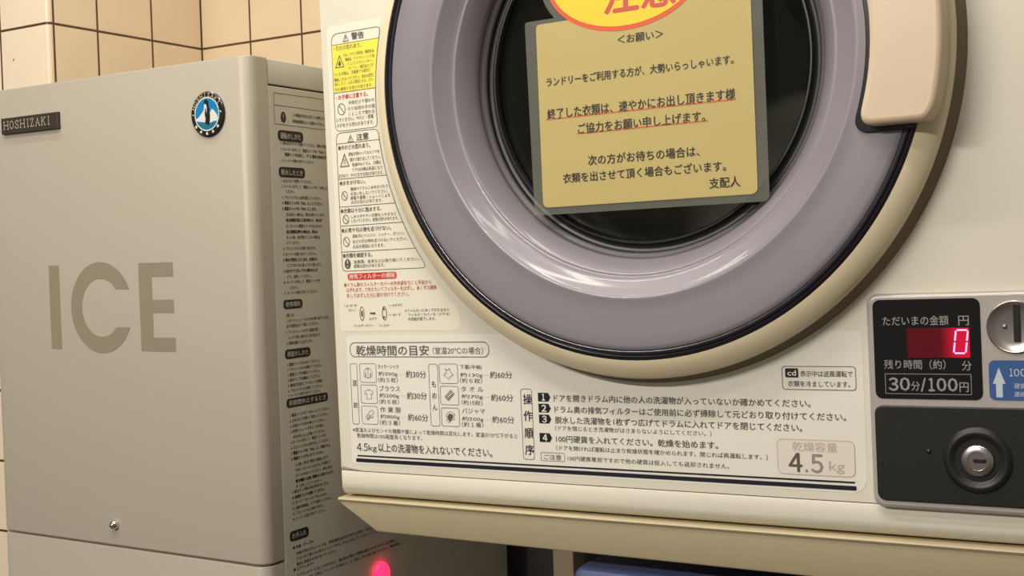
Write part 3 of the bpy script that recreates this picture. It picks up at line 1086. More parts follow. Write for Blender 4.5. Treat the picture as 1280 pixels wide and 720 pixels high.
# small print
P = Print(FP, 0.0001)
sm = [
    ('引火しやすい食用油、動植物油、', 429.5, 69.3, 468.5, 62.5, 4.6), ('機械油、ドライクリーニング油', 431.7, 75.0, 468, 68.7, 4.6), ('ベンジンやシンナー、', 434.5, 80.4, 467.5, 74.6, 4.2), ('ガソリン、樹脂油などが', 436, 85.8, 467, 80.4, 4.6),
    ('ついた衣類は、洗濯後でも絶対に', 417.8, 94.0, 464, 86.4, 4.6), ('機械に入れないでください。油分は自然に', 418, 100.5, 468, 93.0, 4.8), ('発火したり、火災の原因となる。また、', 418.6, 106.0, 467.5, 98.6, 4.6), ('引火爆発する恐れがあります。', 419.2, 112.6, 466, 105.6, 4.6),
    ('子供だけで使わせ', 435.5, 128.6, 468.3, 124.3, 5.2), ('たり幼児の手の届', 435, 136.0, 468.5, 132.0, 5.2), ('くところで使わな', 436, 142.6, 468.7, 138.8, 5.2), ('いでください。やけど・感電', 421, 150.6, 467.0, 144.9, 5.2), ('けがをする恐れがあります。', 421.6, 157.2, 467.5, 152.0, 5.2),
    ('運転が終わってからドアを', 435.6, 193.5, 474.5, 188.4, 4.8), ('開けて取り出してください。', 438, 199.9, 476, 195.6, 4.8), ('乾燥中のドラム、衣類は', 440.6, 206.1, 476.5, 202.3, 4.8), ('ドアの内側は高温になり', 441, 212.7, 478, 208.5, 4.8), ('ますので、やけどをする恐れがあります。', 424, 220.2, 479, 215.2, 4.8),
    ('機械やドラムに水をかけたり', 438.3, 236.2, 485, 232.4, 4.6), ('水洗いをしないでください。', 438.3, 242.2, 485, 238.6, 4.6), ('感電や漏電・ショートによる', 438.3, 247.6, 488, 243.8, 4.6), ('火災の恐れがあります。', 439, 252.8, 478.5, 250.0, 4.6),
    ('しみつきやすい衣類を入れるなど', 438.8, 270.4, 496, 267.0, 4.4), ('しないでください。感電の恐れがあります。', 439.6, 276.0, 498, 272.4, 4.4),
    ('運転中にベンジン、シンナー、ガソリン', 440.6, 295.2, 506, 291.2, 4.6), ('などの引火物を近づけないでください。', 441, 302.0, 509, 298.0, 4.6), ('火災の原因になります。', 441.4, 308.4, 481, 306.0, 4.6),
    ('金属類、金具などは取り除いてください。', 442.3, 327.2, 524, 323.6, 4.6), ('感電の恐れがあります。', 442.6, 332.8, 481, 331.0, 4.6),
    ('（メクラ', 430.6, 382.8, 446, 381.2, 3.6), ('カバー）', 436, 388.3, 444, 387.2, 3.6), ('のぞき穴', 491, 381.6, 503, 381.0, 3.6), ('糸くず', 491.5, 393.5, 501, 393.0, 3.6), ('はずす', 462, 398.6, 471.5, 398.0, 3.6), ('フィルターカバー', 442.4, 407.3, 467, 406.4, 3.6), ('フィルター', 474, 407.0, 489, 406.5, 3.6),
    ('※フィルターに糸くずがたまると', 506.4, 388.5, 561.5, 386.6, 4.2), ('フィルターカバーの（メクラ）', 510.5, 393.6, 562, 392.0, 4.2), ('の性能が低下します。', 510.5, 399.0, 545, 397.8, 4.4),
]
for (s, x1, y1, x2, y2, h) in sm:
    P.text(s, x1, y1, x2, y2, h, 0.004)
# filter drawings
for (x, y) in ((452.8, 392), (480.8, 391.5)):
    P.ell(x, y, 0.0024, 0.0062, 0.0007)
P.ell(452.8, 392, 0.0011, 0.0030)
P.ell(480.2, 386.4, 0.0009, 0.0013)
P.ell(480.4, 396.4, 0.0009, 0.0014)
P.line([(486, 382), (490.5, 381.6)], 0.0003)
P.line([(486, 393.6), (490.5, 393.3)], 0.0003)
a = FP.pix(466.5, 391.6)
P.poly([(a[0] - 0.0034, a[1] - 0.0008), (a[0] + 0.0010, a[1] - 0.0008), (a[0] + 0.0010, a[1] - 0.0016), (a[0] + 0.0034, a[1]), (a[0] + 0.0010, a[1] + 0.0016), (a[0] + 0.0010, a[1] + 0.0008), (a[0] - 0.0034, a[1] + 0.0008)])
P.done('small_print', INK_GREY, sheet)
P = Print(FP, 0.00002)
yl = []
zz_ = hy2 + HW / 2
for k in range(12):
    yl.append((right_edge(hy2 + (hy1 - hy2) * k / 11, RB) - HW / 2, hy2 + HW / 2 + (hy1 - hy2 - HW) * k / 11))
P.poly([(b1x + HW / 2, hy1 - HW / 2), (b1x + HW / 2, hy2 + HW / 2)] + yl)
P.done('yellow_field', YELLOW, sheet)
P = Print(FP, 0.00008)
P.text('・お子様に注意する。', 420, 122.4, 460, 117.0, 6.0, 0.02)
P.done('red_heading', INK_RED, sheet)
P = Print(FP, 0.00008)
a, b = FP.pix(435, 345.2), FP.pix(496, 344.2)
zc_ = (FP.pix(465, 340)[1] + FP.pix(465, 350)[1]) / 2
P.poly(rounded(a[0], zc_ - 0.0031, b[0], zc_ + 0.0031, 0.0024))
P.done('red_pill', INK_RED, sheet)
P = Print(FP, 0.00008)
for (s, x1, y1, x2, y2) in (('●ドラム奥のフィルターカバーの中央部を引くと手前から', 430.4, 356.0, 539.6, 352.6), ('はずれます。穴をたたいてフィルターをはずし、糸くずの掃除', 433.5, 362.6, 546, 358.9), ('をしてはずした元に取り付けてください。', 434, 369.6, 511.5, 367.6)):
    P.text(s, x1, y1, x2, y2, 5.6, 0.006)
P.done('red_lettering', INK_PINK, sheet)
P = Print(FP, 0.00014)
P.text('排気フィルターの掃除', 437, 345.4, 494, 344.2, 6.2, 0.012)
u, v = FP.pix(434.9, 328.8)
P.stroke([(u, v + 0.0026), (u, v - 0.0006)], 0.0010)
P.ell(434.9, 333, 0.0006, 0.0006, None, 10)
P.done('white_lettering', SHEET, sheet)

# lower sheet: drying times, steps
P = Print(FP, -0.00015)
a, b = FP.pix(433, 424), FP.pix(1085, 618.5)
zl0 = FP.pix(700, 594.5)[1]
P.poly(rounded(a[0], zl0, b[0], FP.pix(440, 419)[1], (0.003, 0.012, 0.004, 0.004)))
low = P.done('instruction_sheet', SHEET_LOW, dry, 'white instruction sheet below the door')
P = Print(FP, 0.00006)
P.rrect(437.5, 428.4, 611.5, 446.2, 0.0052, 0.0007)
P.text('乾燥時間の目安', 445.3, 438.4, 536.5, 437.6, 12.6, 0.018)
P.text('（室温20℃の場合）', 541, 438.4, 604, 438.2, 9.0, 0.004)


def cell(x1, y1, x2, y2, r=0.0018):
    P.rrect(x1, y1, x2, y2, r, 0.00045)


cell(437.8, 454.6, 449.6, 530.0)
cell(535.8, 455.0, 550.4, 532.6)
for (x1, y1, x2, y2) in ((449.6, 454.5, 471.0, 478), (451, 481, 472.2, 504.4), (452.2, 507.4, 473.2, 530.4), (549, 454.8, 572.8, 479.4), (550.4, 482.6, 574, 506.2), (551.8, 509.6, 575, 533.2)):
    cell(x1, y1, x2, y2)
items = [
    ('カッターシャツ', 472.5, 457.8, 498, 458.4, 5.6), ('約200g', 473.2, 467.2, 497, 467.8, 6.2), ('（約５枚）', 473, 474.6, 497.5, 475.2, 6.2),
    ('ブラウス', 474.5, 485.2, 500, 485.8, 6.8), ('約200g', 474.5, 494.4, 499, 495.0, 6.2), ('（約６枚）', 474, 501.8, 499, 502.4, 6.2),
    ('作 業 服', 475.5, 511.7, 501.3, 512.5, 6.8), ('約800g', 475.8, 520.8, 499.8, 521.5, 6.2), ('（約３着）', 475.2, 528.0, 500.3, 528.7, 6.2),
    ('下着(半袖)', 575, 458.6, 602.5, 459.4, 6.8), ('約130g', 575.5, 468.6, 603.5, 469.4, 6.2), ('（約６枚）', 575, 475.4, 603, 476.4, 6.4),
    ('タ オ ル', 576.5, 485.8, 604.5, 486.8, 6.8), ('約70g', 577, 495.4, 604, 496.4, 6.2), ('（約15枚）', 577, 502.8, 603.5, 503.8, 6.4),
    ('パジャマ', 577.8, 513.3, 606.3, 514.4, 6.8), ('約500g', 578, 523.4, 604.5, 524.4, 6.2), ('（約１着）', 577.5, 530.2, 604.5, 531.4, 6.4)]
for (s, x1, y1, x2, y2, h) in items:
    P.text(s, x1, y1, x2, y2, h, 0.006)
for (s, x1, y1, x2, y2) in (('約30分', 507.6, 467.4, 532.8, 468.2), ('約30分', 508.9, 494.2, 534, 495.2), ('約60分', 510.2, 521.4, 535.6, 522.4), ('約60分', 612.6, 468.0, 640.6, 469.2), ('約60分', 613.9, 496.6, 641.9, 497.8), ('約60分', 615.4, 523.9, 643.2, 525.2)):
    P.text(s, x1, y1, x2, y2, 9.0, 0.014)
for (x1, x2, y) in ((499, 506.5, 468), (500.5, 508, 494.9), (501.5, 509.3, 521.6), (605.5, 611.5, 469), (606.5, 612.8, 496.8), (607, 614.2, 524.4)):
    n_ = 4
    for k in range(n_):
        P.ell(x1 + (x2 - x1) * (k + 0.5) / n_, y, 0.0003, 0.0003, None, 6)
for (ch, x, y, r) in (('混', 443.5, 478.7, 3.6), ('紡', 445, 506.3, 3.6), ('も', 542.5, 480, 3.8), ('め', 543.2, 494.6, 3.8), ('ん', 544, 509, 3.8)):
    P.text(ch, x - r * 0.75, y, x + r * 0.75, y, r * 2, 0.012)


def pic(x, y, s, strokes, w=0.0004, closed=True):
    u, v = FP.pix(x, y)
    for st in strokes:
        P.stroke([(u + p[0] * s, v + p[1] * s) for p in st], w, closed)


shirt = [(-.2, .9), (-.55, .7), (-.95, .1), (-.9, -.6), (-.62, -.7), (-.6, -.1), (-.5, .1), (-.45, -.85), (.45, -.85), (.5, .1), (.6, -.1), (.62, -.7), (.9, -.6), (.95, .1), (.55, .7), (.2, .9)]
pic(460.2, 466.3, 0.0052, [shirt])
pic(460.2, 466.3, 0.0052, [[(-.2, .9), (0, .55), (.2, .9)], [(0, .5), (0, -.85)]], 0.0004, False)
blouse = [(-.25, .85), (-.95, .5), (-.8, .0), (-.5, .15), (-.5, -.85), (.5, -.85), (.5, .15), (.8, .0), (.95, .5), (.25, .85), (0, .65)]
pic(461.5, 492.8, 0.0052, [blouse])
pic(462.8, 519, 0.0052, [[(-.9, -.3), (-.5, .1), (.1, .8), (.6, .9), (.9, .5), (.4, .1), (.7, -.3), (.3, -.5), (0, -.2), (-.5, -.9)], [(-.6, -.5), (-.1, .1), (.2, -.1), (-.3, -.7)]])
pic(560.8, 467, 0.0055, [[(-.6, .8), (-.4, .1), (-.95, -.2), (.0, -.9), (.3, -.5), (.95, -.2), (.4, .3), (.2, .9), (-.2, .5)]])
pic(562.2, 494.4, 0.0055, [[(-.9, -.2), (.3, .85), (.9, .3), (-.3, -.8)], [(-.55, -.25), (.3, .5), (.55, .25), (-.3, -.5)]], 0.0007)
pic(563.4, 521.4, 0.0055, [[(-.9, .1), (-.5, .7), (.1, .9), (.9, .4), (.6, .1), (.8, -.3), (.2, -.5), (-.3, -.9), (-.8, -.5), (-.5, -.1)]])
u, v = FP.pix(563.4, 521.4)
P.poly([(u + p[0] * 0.0055, v + p[1] * 0.0055) for p in ((-.6, .1), (-.2, .6), (.5, .4), (.4, -.2), (-.2, -.7), (-.5, -.4))])
P.text('※室温およびセンイの種類や量によって乾燥時間は変化します。室温が10℃下がると', 441.3, 537.0, 647.3, 545.0, 5.8, 0.006)
P.text('乾燥時間は10%程度長くなります。', 446.5, 544.2, 528, 547.6, 5.8, 0.006)
P.text('４', 446.2, 558.6, 452.2, 558.8, 9.6, 0.018)
P.ell(453.6, 562.8, 0.0005, 0.0005, None, 8)
P.text('５', 455.0, 558.9, 460.0, 559.2, 9.6, 0.018)
P.text('kg', 460.9, 560.6, 471.4, 561.2, 9.0, 0.012)
P.text('以上の洗濯物を入れないでください。', 473.0, 559.6, 615.6, 565.6, 11.0, 0.018)
P.rrect(650.8, 486.0, 668.4, 574.4, 0.0022, 0.0005)
for (s, x1, y1, x2, y2, h) in (
        ('ドアを開きドラム内に他の人の洗濯物が入っていないか確かめてください。', 692.2, 497.0, 1013.5, 505.0, 9.2),
        ('ドラム奥の排気フィルターはご使用前に必ず掃除して元どおり取り付けてください。', 693.2, 510.4, 1058, 523.0, 9.2),
        ('脱水した洗濯物を1枚ずつ広げてドラムに入れてドアを閉じてください。', 694, 524.0, 1003, 535.8, 9.2),
        ('100円硬貨を入れてください。乾燥を始めます。', 695.2, 548.0, 898, 557.0, 9.0)):
    P.text(s, x1, y1, x2, y2, h, 0.02)
for (s, x1, y1, x2, y2, h) in (
        ('（ドアを閉じるとき洗濯物がはさまらないようにしてください。）', 694, 534.6, 889.5, 542.4, 6.4),
        ('（ドアを開ければ運転は止まり乾燥状態を確かめられます。閉じれば再運転します。）', 695.5, 559.4, 959.8, 571.8, 6.4),
        ('100円硬貨専用ですので他の硬貨は投入しても返却されません。', 709.6, 572.6, 911.8, 583.2, 6.4),
        ('ご注意', 680, 570.6, 702, 572.0, 6.6)):
    P.text(s, x1, y1, x2, y2, h, 0.008)
P.rrect(676.2, 565.2, 706.3, 577.0, 0.0014, 0.0004)
P.rrect(977.4, 457.8, 1070.5, 488.0, 0.0024, 0.00055)
P.text('表示中は送風運転で', 1000.3, 466.0, 1066, 468.6, 7.6, 0.014)
P.text('衣類を冷ましています。', 985, 478.6, 1063, 481.4, 7.6, 0.014)
P.done('lettering', INK_GREY, low, 'dark grey printed lettering')
P = Print(FP, 0.00006)
zz1 = (FP.pix(447, 568.8)[1] + FP.pix(1069, 604)[1]) / 2
zz2 = (FP.pix(445.5, 574.3)[1] + FP.pix(1070, 611.2)[1]) / 2
P.poly([(FP.pix(447, 568)[0], zz1 - 0.0007), (FP.pix(1069, 604)[0], zz1 - 0.0007), (FP.pix(1069, 604)[0], zz1 + 0.0007), (FP.pix(447, 568)[0], zz1 + 0.0007)])
P.poly(rounded(FP.pix(445.5, 574)[0], zz2 - 0.0017, FP.pix(1071, 611)[0], zz2 + 0.0017, (0.0001, 0.001, 0.001, 0.0001)))
for (ch, x, y, r) in (('操', 659.6, 499.0, 6.2), ('作', 660.4, 519.8, 6.2), ('順', 661.3, 541.4, 6.2), ('序', 662.2, 562.2, 6.2)):
    P.text(ch, x - r * 0.9, y, x + r * 0.9, y, r * 2.05, 0.016)
for (x1, x2, y1, y2) in ((672.4, 688.4, 490.8, 502), (673.2, 689, 504.4, 515.8), (673.8, 689.6, 518, 529.4), (674.6, 690.6, 541, 552.8)):
    a, b = FP.pix(x1, y1), FP.pix(x2, y2)
    vm = (a[1] + b[1]) / 2
    cx_ = 0.0016
    P.poly([(a[0], b[1]), (b[0] - cx_ * 1.4, b[1]), (b[0], vm), (b[0] - cx_ * 1.4, a[1]), (a[0], a[1])])
P.rrect(981.4, 460.2, 998.2, 471.8, 0.0006)
P.done('navy_marks', INK_NAVY, low, 'navy stripes, step tags and characters')
P = Print(FP, 0.00012)
for (ch, x, y) in (('１', 679.4, 496.4), ('２', 680.2, 510.2), ('３', 680.8, 523.8), ('４', 681.6, 547.0)):
    w_ = 2.0 if ch == '１' else 3.0
    P.text(ch, x - w_, y, x + w_, y, 8.2, 0.04)
P.done('step_numbers', SHEET, low)
P = Print(FP, 0.00012)
P.text('cd', 984.3, 465.8, 995.2, 466.3, 6.6, 0.02)
P.done('tag_lettering', SHEET, low)
# capacity sticker
P = Print(FP, 0.00004)
P.rrect(971.4, 548.4, 1069.6, 596.6, 0.0042)
cap = P.done('capacity_sticker', mat('pale_pink_sticker', (236, 226, 213), 0.4), dry, 'worn pale sticker with rounded outline reading 4.5 kg')
P = Print(FP, 0.0001)
P.rrect(971.4, 548.4, 1069.6, 596.6, 0.0042, 0.0006)
P.text('乾燥容量', 990.5, 557.4, 1047, 560.4, 12, 0.012)
P.text('kg', 1036.5, 583.6, 1056.5, 585.8, 15.5, 0.02)
P.done('faded_lettering', INK_PALE, cap)
P = Print(FP, 0.0001)
P.text('５', 1013.6, 578.8, 1029.6, 580.6, 23, 0.035)
P.ell(1008.6, 588.6, 0.0012, 0.0012)
P.done('worn_lettering', INK_MID, cap)
P = Print(FP, 0.0001)
P.text('４', 985.8, 577.2, 1003.4, 578.6, 23, 0.035)
P.done('clear_digit', INK_GREY, cap)

# ---- coin unit
HP = 0.0065
a = L(1083.4, 420, HP)
b = L(1150, 366.2, HP)
c = L(1160, 638, HP)
px0, pzt, pzb = a[0], b[1], c[1]
px1 = px0 + 0.150
unit = build('coin_unit', prism(rounded(px0, pzb, px1, pzt, 0.0085, 8), 0.0, -HP, 0.0028, 3), SILVER, dry, 35, 'silver coin unit with display and lock')


def UP_(h):
    return Plane(lambda px, py: L(px, py, h), lambda u, v, l: (u, -h - l, v))


U = UP_(HP)
a, b = L(1092.3, 430, HP), L(1226.6, 430, HP)
wt, wb = L(1160, 373.6, HP)[1], L(1160, 499.2, HP)[1]
win = build('display_window', prism(rounded(a[0], wb, b[0], wt, 0.0052, 6), -HP + 0.001, -HP - 0.0006, 0.0003, 1), BLACKGLASS, unit, 30, 'black display window')
D_ = UP_(HP + 0.0007)
P = Print(D_)
P.text('ただいまの金額', 1103.2, 401.4, 1185.5, 400.2, 12, 0.006)
P.text('円', 1197.8, 400.8, 1211.0, 400.6, 12, 0.006)
P.done('amount_caption', DISPTXT, win)
P = Print(D_)
P.text('残り時間（約）', 1105.2, 455.8, 1182, 455.4, 12, 0.006)
P.text('分', 1202.4, 457.2, 1214.6, 457.2, 12, 0.006)
P.done('time_caption', DISPTXT, win)
P = Print(D_)
P.rrect(1106.4, 467.2, 1214.6, 493.6, 0.0003, 0.0004)
P.text('３', 1110.6, 480.0, 1123.2, 480.2, 16.0, 0.035)
P.text('０', 1124.6, 480.0, 1137.6, 480.2, 16.0, 0.035)
P.text('分', 1139, 482.4, 1150, 482.6, 11.5, 0.008)
P.text('/', 1150.8, 481, 1157.5, 481, 17, 0.012)
P.text('１', 1160.4, 480.6, 1168.4, 481.0, 16.0, 0.035)
P.text('０', 1170.6, 480.8, 1183.2, 481.0, 16.0, 0.035)
P.text('０', 1184.6, 480.9, 1197.2, 481.2, 16.0, 0.035)
P.text('円', 1199.4, 484.0, 1210.8, 484.2, 12.0, 0.008)
P.done('price_lettering', DISPTXT, win)
# red LED window: glow spreads from the lit digit inside the red filter
ra, rb = L(1134.2, 428, HP), L(1212.2, 428, HP)
rt, rbm = L(1173, 409.8, HP)[1], L(1173, 446.8, HP)[1]
m = bpy.data.materials.new('red_led_filter')
m.use_nodes = True
nt = m.node_tree
bs = nt.nodes['Principled BSDF']
bs.inputs['Base Color'].default_value = (0.05, 0.004, 0.008, 1)
bs.inputs['Roughness'].default_value = 0.15
bs.inputs['Emission Color'].default_value = (1.0, 0.004, 0.045, 1)
tc = nt.nodes.new('ShaderNodeTexCoord')
sp = nt.nodes.new('ShaderNodeSeparateXYZ')
nt.links.new(tc.outputs['Object'], sp.inputs[0])
mr = nt.nodes.new('ShaderNodeMapRange')
mr.interpolation_type = 'SMOOTHSTEP'
mr.inputs['From Min'].default_value = ra[0] + (rb[0] - ra[0]) * 0.50
mr.inputs['From Max'].default_value = ra[0] + (rb[0] - ra[0]) * 0.86
mr.inputs['To Min'].default_value = 0.055
mr.inputs['To Max'].default_value = 0.62
nt.links.new(sp.outputs['X'], mr.inputs['Value'])
nt.links.new(mr.outputs[0], bs.inputs['Emission Strength'])
bm = bmesh.new()
add_box(bm, (ra[0], -HP - 0.0008, rbm), (rb[0], -HP - 0.0003, rt))
led = build('led_window', bm, m, win, None, 'red lit number window')
P = Print(UP_(HP + 0.0010))
u0, v0 = L(1192.6, 441.4, HP)
u1, v1 = L(1207.6, 441.4, HP)[0], L(1200, 412.4, HP)[1]
W_, H_ = u1 - u0, v1 - v0
sh = 0.12


def seg(p, q, w=0.00115):
    d = Vector(q) - Vector(p)
    d.normalize()
    p2, q2 = Vector(p) + d * 0.0006, Vector(q) - d * 0.0006
    P.stroke([(x_ + (y_ - v0) * sh, y_) for x_, y_ in (tuple(p2), tuple(q2))], w)


seg((u0, v0), (u1, v0))
seg((u0, v1), (u1, v1))
for x_ in (u0, u1):
    seg((x_, v0), (x_, v0 + H_ / 2))
    seg((x_, v0 + H_ / 2), (x_, v1))
P.done('led_digit', mat('led_segments', (255, 150, 190), 0.4, emit=1.15, ecol=(255, 176, 214)), led if False else win, 'glowing red digit 0')
# coin slot disc
dcx, dcz = L(1268.5, 408.5, HP)
rd = (L(1265, 375.2, HP)[1] - L(1265, 441.8, HP)[1]) / 2
disc = build('coin_slot_plate', lathe([(rd, -HP + 0.001), (rd, -HP - 0.0012), (rd - 0.0008, -HP - 0.0018), (rd - 0.0016, -HP - 0.0013), (rd * 0.6, -HP - 0.0006), (0, -HP - 0.0003)], dcx, dcz, 64), CHROME, unit, 35, 'round brushed metal coin slot plate')
sl0, sl1 = L(1270.4, 380.6, HP), L(1270.4, 427, HP)
build('coin_slot', box((sl0[0] - 0.0020, -HP - 0.0022, sl1[1]), (sl0[0] + 0.0020, -HP - 0.0002, sl0[1])), SLOT, disc)
rv = L(1256, 408.4, HP)
build('rivet', lathe([(0.0016, -HP), (0.0016, -HP - 0.0014), (0.0009, -HP - 0.0022), (0, -HP - 0.0024)], rv[0], rv[1], 16), CHROMEB, disc, 60)
# blue sticker
a, b = L(1236.4, 475, HP), (px1 - 0.006, 0)
st, sb = L(1260, 450.4, HP)[1], L(1260, 500.4, HP)[1]
stk = build('price_sticker', prism(rounded(a[0], sb, b[0], st, 0.004, 5), -HP + 0.0005, -HP - 0.0004), STICKBLUE, unit, None, 'blue sticker with a white up arrow')
P = Print(UP_(HP + 0.0005))
ax, at, ab = L(1249, 475, HP)[0], L(1249, 459.4, HP)[1], L(1250, 496.6, HP)[1]
hw = 0.0041
P.poly([(ax - hw * 0.52, ab), (ax + hw * 0.52, ab), (ax + hw * 0.52, at - 0.0112), (ax + hw, at - 0.0112), (ax, at), (ax - hw, at - 0.0112), (ax - hw * 0.52, at - 0.0112)])
u0_, v0_ = L(1262, 465.6, HP)
P.place('１', u0_, u0_ + 0.0022, v0_, 0.0052, 0.01)
P.place('０', u0_ + 0.0028, u0_ + 0.0064, v0_, 0.0052, 0.01)
P.place('０', u0_ + 0.0070, u0_ + 0.0106, v0_, 0.0052, 0.01)
P.place('円', u0_ + 0.0114, u0_ + 0.0162, v0_ - 0.0002, 0.0050, 0.01)
u0_, v0_ = L(1268, 482.4, HP)
P.place('硬貨投入', u0_, u0_ + 0.015, v0_, 0.0036, 0.0)
u0_, v0_ = L(1268, 492.6, HP)
P.place('連続可能', u0_, u0_ + 0.015, v0_, 0.0036, 0.0)
P.done('sticker_lettering', STICKWHITE, stk)
# lower black plate with the lock
a, b = L(1095.2, 560, HP), (px1 - 0.003, 0)
bt, bb = L(1160, 507.6, HP)[1], L(1160, 628.6, HP)[1]
pltk = build('coin_box_door', prism(rounded(a[0], bb, b[0], bt, 0.0062, 7), -HP + 0.001, -HP - 0.0012, 0.0010, 2), BLACKPLATE, unit, 35, 'black coin box door with lock')
lx, lz = L(1223, 575.5, HP)
y_ = -HP - 0.0012
build('lock_boss', lathe([(0.0235, y_ + 0.0002), (0.0222, y_ - 0.0010), (0.0205, y_ - 0.0024), (0.0185, y_ - 0.0024), (0.0165, y_ - 0.0012), (0.0150, y_ - 0.0003), (0.0, y_ - 0.0003)], lx, lz, 72), BLACKPLATE, pltk, 50)
rl = (L(1223, 556.4, HP)[1] - L(1223, 594.6, HP)[1]) / 2
lock = build('lock_cylinder', lathe([(rl, y_), (rl, y_ - 0.0020), (rl - 0.0010, y_ - 0.0028), (rl * 0.62, y_ - 0.0030), (rl * 0.60, y_ - 0.0022), (0, y_ - 0.0022)], lx, lz, 48), CHROME, pltk, 35, 'round silver lock cylinder with keyhole')
kx = L(1225.8, 575.2, HP)
build('keyhole', box((kx[0] - 0.0042, y_ - 0.0032, kx[1] - 0.0015), (kx[0] + 0.0042, y_ - 0.0018, kx[1] + 0.0015), 0.0005, 1), SLOT, lock)
dx_, dz_ = L(1161.5, 564, HP)
build('stud', lathe([(0.0018, y_), (0.0015, y_ - 0.0007), (0, y_ - 0.0010)], dx_, dz_, 16), BLACKPLATE, pltk, 60)

# ================================================================== laminated notice on the door window
NY = -0.0066
NTILT = math.radians(0.72)
nc = on_y(810, 140, NY)
note = empty('notice', on_y(810, 265, NY), (0, -NTILT, 0), 'yellow laminated Japanese notice stuck on the round door window', 'notice')
NO = Vector(note.location)
NR = Matrix.Rotation(-NTILT, 3, 'Y').inverted()


def Np(px, py):
    p = NR @ (on_y(px, py, NY) - NO)
    return p.x, p.z


NP = Plane(Np, lambda u, v, l: (u, -l, v))
a, b = Np(661, 150), Np(958.5, 150)
nt_ = Np(662, 27.5)[1]
nb_ = (Np(664, 271)[1] + Np(940, 251.5)[1]) / 2
ntop = 0.245
ow = [(a[0], nb_), (b[0], nb_), (b[0], ntop), (a[0] + 0.02, ntop), (a[0], nt_)]
# film outline: sheet with the oval tag joined on top
oc = Np(779, -36)
ORX, ORZ = 0.0702, 0.0468
outl = round_poly([(a[0], nb_), (b[0], nb_), (b[0], oc[1] + 0.02)], [0.003, 0.006, 0.004])
th0 = math.asin(min(1, (0.02 + 0.0) / (ORZ + 0.006)))
zmeet = (nt_ - oc[1]) / (ORZ + 0.006)
th1 = math.pi - math.asin(max(-1, zmeet)) if abs(zmeet) <= 1 else math.pi * 1.25
arcp = [(oc[0] + (ORX + 0.006) * math.cos(th0 + (th1 - th0) * k / 40), oc[1] + (ORZ + 0.006) * math.sin(th0 + (th1 - th0) * k / 40)) for k in range(41)]
outl = outl + arcp + round_poly([(a[0] + 0.008, nt_), (a[0], nt_), (a[0], nt_ - 0.008)], [0, 0.003, 0])
bm = bmesh.new()
add_prism(bm, outl, 0.0004, -0.0003)
build('laminate_film', bm, FILM, note, None, 'clear glossy laminate margin')
pa, pb = Np(675, 150), Np(944.3, 150)
pt_ = Np(690, 28.5)[1]
pb_ = (Np(690, 258.7)[1] + Np(935, 243.5)[1]) / 2
P = Print(NP, 0.0006)
P.poly(round_poly([(pa[0], pb_), (pb[0], pb_), (pb[0], oc[1]), (pa[0] + 0.03, oc[1]), (pa[0] + 0.03, pt_), (pa[0], pt_)], [0.0055, 0.0055, 0, 0, 0, 0.004]))
paper = P.done('paper', PAPER, note, 'cream yellow paper sheet')


def oval(rx, rz):
    return [(oc[0] + rx * math.cos(2 * math.pi * k / 80), oc[1] + rz * math.sin(2 * math.pi * k / 80)) for k in range(80)]


P = Print(NP, 0.0008)
P.poly(oval(ORX, ORZ))
ov = P.done('oval_tag', OVALR, note, 'oval tag, yellow with an orange red rim')
P = Print(NP, 0.0009)
P.poly(oval(ORX - 0.0036, ORZ - 0.0036))
P.done('oval_field', OVALY, ov)
P = Print(NP, 0.0010)
z1 = Np(780, 15.8)[1]
z2 = Np(780, 7)[1]
ua, ub = Np(754, 8)[0], Np(846, 2)[0]
hh_ = 0.0275
P.place('注意', ua, ub, z1 + hh_ / 2 + 0.0006, hh_, 0.035)
P.done('oval_lettering', NOTERED, ov)
P = Print(NP, 0.0009)
for (s, x1, y1, x2, y2, h) in (('＜お願い＞', 772, 49.6, 829.5, 42.8, 11.0), ('ランドリーをご利用する方が、大勢いらっしゃいます。', 683.5, 102.8, 917.5, 74.4, 11.6), ('終了した衣類は、速やかにお出し頂きます様', 684.7, 143.0, 919.5, 117.4, 13.6),
                               ('ご協力をお願い申し上げます。', 722.8, 160.6, 882, 145.6, 13.4), ('次の方がお待ちの場合は、', 735.4, 200.2, 875, 189.2, 12.8), ('衣類を出させて頂く場合もございます。', 704.3, 223.0, 908, 207.0, 12.6), ('支配人', 887, 229.6, 925.6, 226.4, 13.0)):
    P.text(s, x1, y1, x2, y2, h, 0.016)
P.done('lettering', NOTEINK, paper)
P = Print(NP, 0.0008)
for (x1, y1, x2, y2) in ((682.8, 150.0, 920.5, 123.6), (721.5, 168.0, 885.5, 150.0)):
    a_, b_ = Np(x1, y1), Np(x2, y2)
    v_ = (a_[1] + b_[1]) / 2
    P.stroke([(a_[0], v_), (b_[0], v_)], 0.0009)
P.done('underlines', UNDER, paper, 'orange red underlines')

# ================================================================== stand under the dryer
std = empty('dryer_stand', (-0.4, 0.2, 0), label='beige steel stand carrying the cream tumble dryer', cat='stand')
SO = Vector(std.location)


def W2(p):
    return Vector(p) - SO


# sloping skirt along the front, its lip just under the dryer
tl = Vector(DO) + Vector((-0.003, -0.001, 0.0))
ex = Matrix.Rotation(-TILT, 3, 'Y') @ Vector((1, 0, 0))
top_r = tl + ex * 0.715
ysk = 0.004
bl_ = on_y(470, 665, ysk)
brr = on_y(1000, 720, ysk)
dirb = (brr - bl_).normalized()
bot_r = bl_ + dirb * 0.66
bm = bmesh.new()


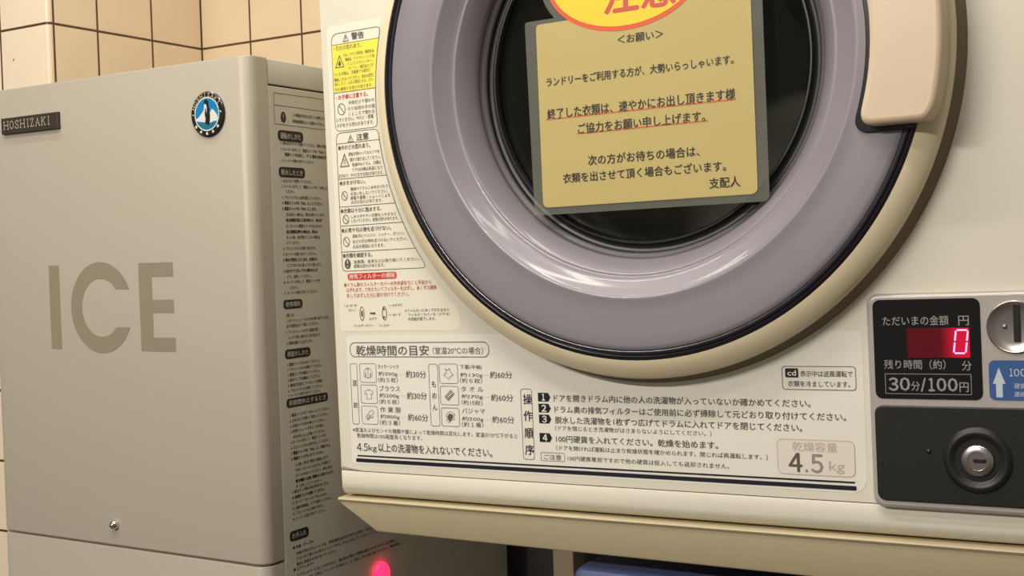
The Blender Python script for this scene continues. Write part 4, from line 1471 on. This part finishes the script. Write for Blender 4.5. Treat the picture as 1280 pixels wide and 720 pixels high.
def beam_section(t, b):
    pts = [t + Vector((0, 0.030, -0.0005)), t + Vector((0, 0.0022, -0.0005)), t + Vector((0, 0.0002, -0.0012)), t + Vector((0, -0.0004, -0.0022)), t + Vector((0, 0.0004, -0.0036)), t + Vector((0, 0.0018, -0.0048))]
    pts += [b + Vector((0, 0.0002, 0.0016)), b + Vector((0, 0.0012, 0.0003)), b + Vector((0, 0.0025, 0)), b + Vector((0, 0.014, 0.0)), b + Vector((0, 0.014, 0.0025)), b + Vector((0, 0.0035, 0.0030)), t + Vector((0, 0.0062, -0.0085)), t + Vector((0, 0.030, -0.0030))]
    return [bm.verts.new(W2(p)) for p in pts]


r1, r2 = beam_section(tl, bl_), beam_section(top_r, bot_r)
for i in range(len(r1)):
    j = (i + 1) % len(r1)
    bm.faces.new((r1[i], r2[i], r2[j], r1[j]))
bm.faces.new(r1)
bm.faces.new(r2[::-1])
build('front_beam', bm, STAND, std, 40)
# top rails
for xx, top in ((tl.x + 0.034, tl.z), (top_r.x - 0.065, top_r.z - 0.001)):
    bm = bmesh.new()
    add_box(bm, W2((xx, 0.031, top - 0.022)), W2((xx + 0.03, 0.445, top - 0.001)), 0.001, 1)
    build('side_rail', bm, STAND, std, 35)
pl_, pr_ = on_y(691, 700, 0.41), on_y(716.5, 703, 0.41)
for xa_, xb_, top in ((pl_.x, pr_.x, tl.z - 0.0225), (top_r.x - 0.066, top_r.x - 0.036, top_r.z - 0.0235)):
    bm = bmesh.new()
    add_box(bm, W2((xa_, 0.41, 0.0)), W2((xb_, 0.44, top)), 0.0015, 2)
    post = build('post', bm, STAND, std, 35)

# ================================================================== machine under the stand (only its blue top shows)
bl0 = on_y(714.5, 709.5, 0.01)
wm = empty('washing_machine', (bl0.x + 0.29, 0.23, 0), label='machine with a blue top, low under the beige dryer stand', cat='washing machine')
WO = Vector(wm.location)
zt_w = on_y(755, 712.8, 0.01).z
build('body', box(Vector((bl0.x, 0.011, 0.02)) - WO, Vector((bl0.x + 0.58, 0.40, zt_w - 0.07)) - WO, 0.012, 3), OFFW, wm, 40)
build('blue_top', box(Vector((bl0.x - 0.001, 0.010, zt_w - 0.068)) - WO, Vector((bl0.x + 0.581, 0.401, zt_w)) - WO, 0.010, 4), BLUEP, wm, 40, 'blue plastic top')
for xx in (0.04, 0.54):
    for yy in (0.09, 0.36):
        bm = bmesh.new()
        add_box(bm, Vector((bl0.x + xx - 0.02, yy - 0.015, 0)) - WO, Vector((bl0.x + xx + 0.02, yy + 0.015, 0.022)) - WO, 0.002, 1)
        build('foot', bm, RUBBER, wm)
